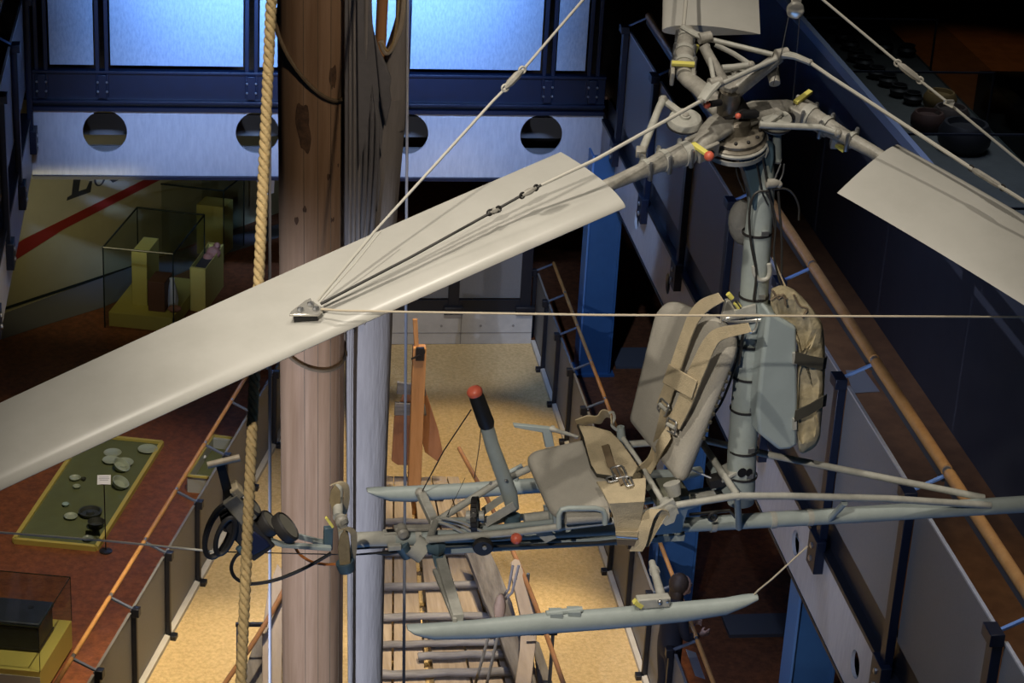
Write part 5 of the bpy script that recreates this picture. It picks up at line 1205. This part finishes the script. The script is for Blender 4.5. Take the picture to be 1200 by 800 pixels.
# ================================================================== VISITOR
def person():
    hd = 1.62
    # stand where the head fits
    best = None
    for k in range(400):
        y = 15.5+k*.01; b = V((4.86+.004*(y-18), y, .02)); q = b+Z_*hd; v = q-CAM
        sy = 400+FPX*v.dot(DN)/v.dot(FW)
        if best is None or abs(sy-675) < best[0]: best = (abs(sy-675), y)
    y = best[1]; pt = hit(791, 690, V((0, y, 0)), V((0, 1, 0))); b = V((pt.x, y, .02))
    t = thing('person', b, 'visitor in dark clothes with brown hair, seen behind the near skid and the right railing', 'person')
    F = V((.93, .25, 0)).normalized(); S = V((-F.y, F.x, 0))
    def P(f, s, z): return b+F*f+S*s+Z_*z
    sk = {'pel': (P(0, 0, .86), .125), 'wai': (P(.0, 0, 1.02), .115), 'che': (P(.01, 0, 1.2), .13), 'sho': (P(.01, 0, 1.33), .10), 'nek': (P(.03, 0, 1.42), .05), 'hed': (P(.06, 0, 1.5), .07)}
    names = list(sk); ed = [('pel', 'wai'), ('wai', 'che'), ('che', 'sho'), ('sho', 'nek'), ('nek', 'hed')]
    for i, s in ((0, -1), (1, 1)):
        a = 'LR'[i]
        sk.update({a+'sh': (P(0, .16*s, 1.32), .06), a+'el': (P(.05, .21*s, 1.07), .048), a+'wr': (P(.23, .12*s, 1.02), .034), a+'hi': (P(0, .085*s, .82), .09), a+'kn': (P(.02, .09*s, .46), .06), a+'an': (P(-.02, .09*s, .09), .045), a+'to': (P(.14, .1*s, .045), .035)})
        ed += [('sho', a+'sh'), (a+'sh', a+'el'), (a+'el', a+'wr'), ('pel', a+'hi'), (a+'hi', a+'kn'), (a+'kn', a+'an'), (a+'an', a+'to')]
    names = list(sk); me = bpy.data.meshes.new('body'); me.from_pydata([sk[n][0]-b for n in names], [(names.index(a), names.index(c)) for a, c in ed], [])
    o = bpy.data.objects.new('body', me); COL.objects.link(o); o.parent = t; me.materials.append(M_COAT)
    md = o.modifiers.new('skin', 'SKIN')
    for i, n in enumerate(names):
        d = me.skin_vertices[0].data[i]; d.radius = (sk[n][1], sk[n][1]*(1.25 if n in ('che', 'wai', 'pel', 'sho') else 1)); d.use_root = n == 'pel'
    o.modifiers.new('sub', 'SUBSURF').levels = 2; o.modifiers['sub'].render_levels = 2; md.use_smooth_shade = True
    hc = P(.075, 0, 1.52)
    m = MB(); m.ball(hc, .088, (F, S, Z_), 20, (1.0, .82, 1.22)); m.ball(hc+F*.088-Z_*.01, .016, (F, S, Z_), 8, (1.2, .8, 1.3)); m.ball(hc+F*.06-Z_*.07, .035, (F, S, Z_), 10, (1, 1, .8)); hdm = m.build('head', M_SKIN, t, angle=80)
    for s in (-1, 1):
        m = MB(); m.ball(hc+F*.082+S*.03*s+Z_*.012, .009, n=8); m.build('eye', M_BLACK, hdm)
        m = MB(); m.ball(hc+S*.074*s-F*.005, .022, (F, S, Z_), 8, (.7, .4, 1.2)); m.build('ear', M_SKIN, hdm)
    m = MB(); m.ball(hc+F*.083-Z_*.05, .014, (F, S, Z_), 8, (.5, 1.5, .5)); m.build('mouth', mat('lips', (.35, .12, .1), .5), hdm)
    m = MB(); m.ball(hc-F*.038+Z_*.026, .102, (F, S, Z_), 20, (.95, .93, 1.05)); m.ball(hc-F*.06-Z_*.07, .075, (F, S, Z_), 14, (.8, 1.2, 1.5)); m.build('hair', M_HAIR, t, angle=80)
    for s in (-1, 1):
        w = P(.25, .11*s, 1.02); m = MB(); m.ball(w+F*.035, .04, (F, S, Z_), 12, (1, .55, .9))
        for k in range(4):
            o_ = w+F*.065+Z_*(.024-.016*k); m.tube([o_, o_+F*.03-S*.008*s, o_+F*.05-S*.025*s-Z_*.004, o_+F*.045-S*.04*s-Z_*.01], [.009, .0085, .008, .006], 7)
        m.tube([w+F*.02+Z_*.03, w+F*.045+Z_*.045-S*.02*s, w+F*.065+Z_*.04-S*.035*s], [.011, .009, .007], 7); m.build('hand', M_SKIN, t, angle=80)
    return b, F, S
pb, pF, pS = person()
c = hit(815, 778, V((0, pb.y-.15, 0)), V((0, 1, 0)))
m = MB(); m.box(c, (.10, .005, .15), (V((.35, .3, -.3)).normalized(), V((.3, -.9, .1)).normalized(), V((-.35, .1, .9)).normalized())); tag(m.build('paper_leaflet', M_PAPER), 'white leaflet beside the visitor in dark clothes', 'leaflet')
# ================================================================== LIGHT
SC.view_settings.view_transform = 'Standard'; SC.view_settings.look = 'None'; SC.view_settings.gamma = 1; SC.view_settings.use_curve_mapping = False
SC.view_settings.exposure = 0.0
SC.cycles.use_denoising = True
SC.cycles.max_bounces = 5; SC.cycles.transparent_max_bounces = 12
SC.cycles.sample_clamp_indirect = 3.0
W = bpy.data.worlds.new('world'); SC.world = W; W.use_nodes = True
W.node_tree.nodes['Background'].inputs[0].default_value = (.16, .25, .5, 1); W.node_tree.nodes['Background'].inputs[1].default_value = .022
def aim(o, tgt): o.rotation_euler = (V(tgt)-o.location).to_track_quat('-Z', 'Y').to_euler()
def spot(n, loc, tgt, e, col, ang=40, blend=.6, r=.06):
    l = bpy.data.lights.new(n, 'SPOT'); l.energy = e; l.color = col; l.spot_size = R_(ang); l.spot_blend = blend; l.shadow_soft_size = r
    o = bpy.data.objects.new(n, l); COL.objects.link(o); o.location = loc; aim(o, tgt); return o
def area(n, loc, tgt, e, col, sx, sy, spread=100):
    l = bpy.data.lights.new(n, 'AREA'); l.energy = e; l.color = col; l.shape = 'RECTANGLE'; l.size = sx; l.size_y = sy; l.spread = R_(spread)
    o = bpy.data.objects.new(n, l); COL.objects.link(o); o.location = loc; aim(o, tgt); return o
WARM = (1, .91, .77); YEL = (1, .77, .45); BLUE = (.22, .42, 1.0); COOL = (.55, .7, 1)
spot('key_spot', (-.9, 4.0, 14.9), (1.4, 6.4, 8.9), 760, WARM, 30)
spot('key_spot', (2.4, 5.6, 15.6), (1.7, 6.5, 9), 330, WARM, 40)
spot('blade_spot', (.1, 5.4, 15.0), (.4, 5.6, 9.4), 170, WARM, 34, 1.)
spot('front_spot', (-1.6, .6, 13.3), (1.1, 6.3, 8.5), 1150, (1, .91, .77), 26, .8)
for (x, y, e, a) in ((3.0, 22.8, 2400, 25), (3.15, 18.6, 3300, 22), (.3, 18.0, 3100, 26), (2.4, 20.6, 1700, 26)):
    spot('sand_spot', (x, y-1.5, 9.6), (x, y, 0), e, YEL, a)
spot('mast_cool_spot', (-1.7, 8.6, 4.0), (.7, 13.5, 4.1), 1300, (.73, .79, 1), 60)
spot('far_end_spot', (3.0, 22.5, 8.5), (3.1, 26.4, .2), 900, (1, .93, .85), 22)
spot('boat_cool_spot', (.8, 16.5, 9), (1.9, 19.2, 0), 350, (.6, .7, 1), 26)
spot('mast_warm_spot', (2.4, 8.2, 13.2), (1.1, 13.5, 8.0), 560, (1, .80, .60), 34)
area('far_blue', (1.5, 20.4, 7.5), (1.5, 26.4, 4.75), 120, (.20, .43, 1.0), 4.6, .3, 24)
area('far_cool', (1.5, 20.4, 7.2), (1.5, 26.4, 2.95), 34, (.34, .52, 1), 6.2, .3, 20)
area('kite_under_blue_fill', (1.6, 4.4, 4.0), (1.2, 6.5, 8.5), 15, (.2, .45, 1), 3, 3, 100)  # added unseen fill lamp, imitates blue reflections on the kite's undersides
spot('left_floor_spot', (.9, 16.6, 11.5), (-1.6, 20.7, 0), 2900, (1, .84, .62), 34)
spot('walkway_spot', (6.0, 13.5, 9.5), (5.9, 12.8, 3.4), 190, (1, .82, .56), 50)
spot('column_spot', (3.4, 20.5, 6.4), (5.05, 25.0, 1.4), 640, (.42, .6, 1), 30)
spot('column_spot', (3.2, 15.5, 7.4), (5.3, 19.0, .6), 200, (.4, .58, 1), 26)
area('panel_cool_fill', (2.2, 11, 9.0), (5.4, 12.5, 4.0), 34, (.70, .78, 1), 2, 4, 90)  # unseen fill, added to brighten the right gallery panels
area('wall_cool_fill', (5.35, 18, 10.0), (6.6, 18.5, 4.4), 26, (.5, .6, 1), .5, 8, 60)  # added unseen lamp that lifts the dark display wall
spot('gallery_floor_spot', (10.5, 26, 9.5), (10.6, 27.6, 3.4), 130, (1, .6, .3), 40)
area('counter_fill', (7.6, 20, 9), (7.6, 20, 4.7), 15, (.8, .9, 1), 1, 6, 60)  # unseen fill added to lift the counter table and its pots
area('hull_light', (-1.6, 25.9, 2.2), (-1.2, 28.5, .9), 5, (1, .86, .45), 1.5, .3)
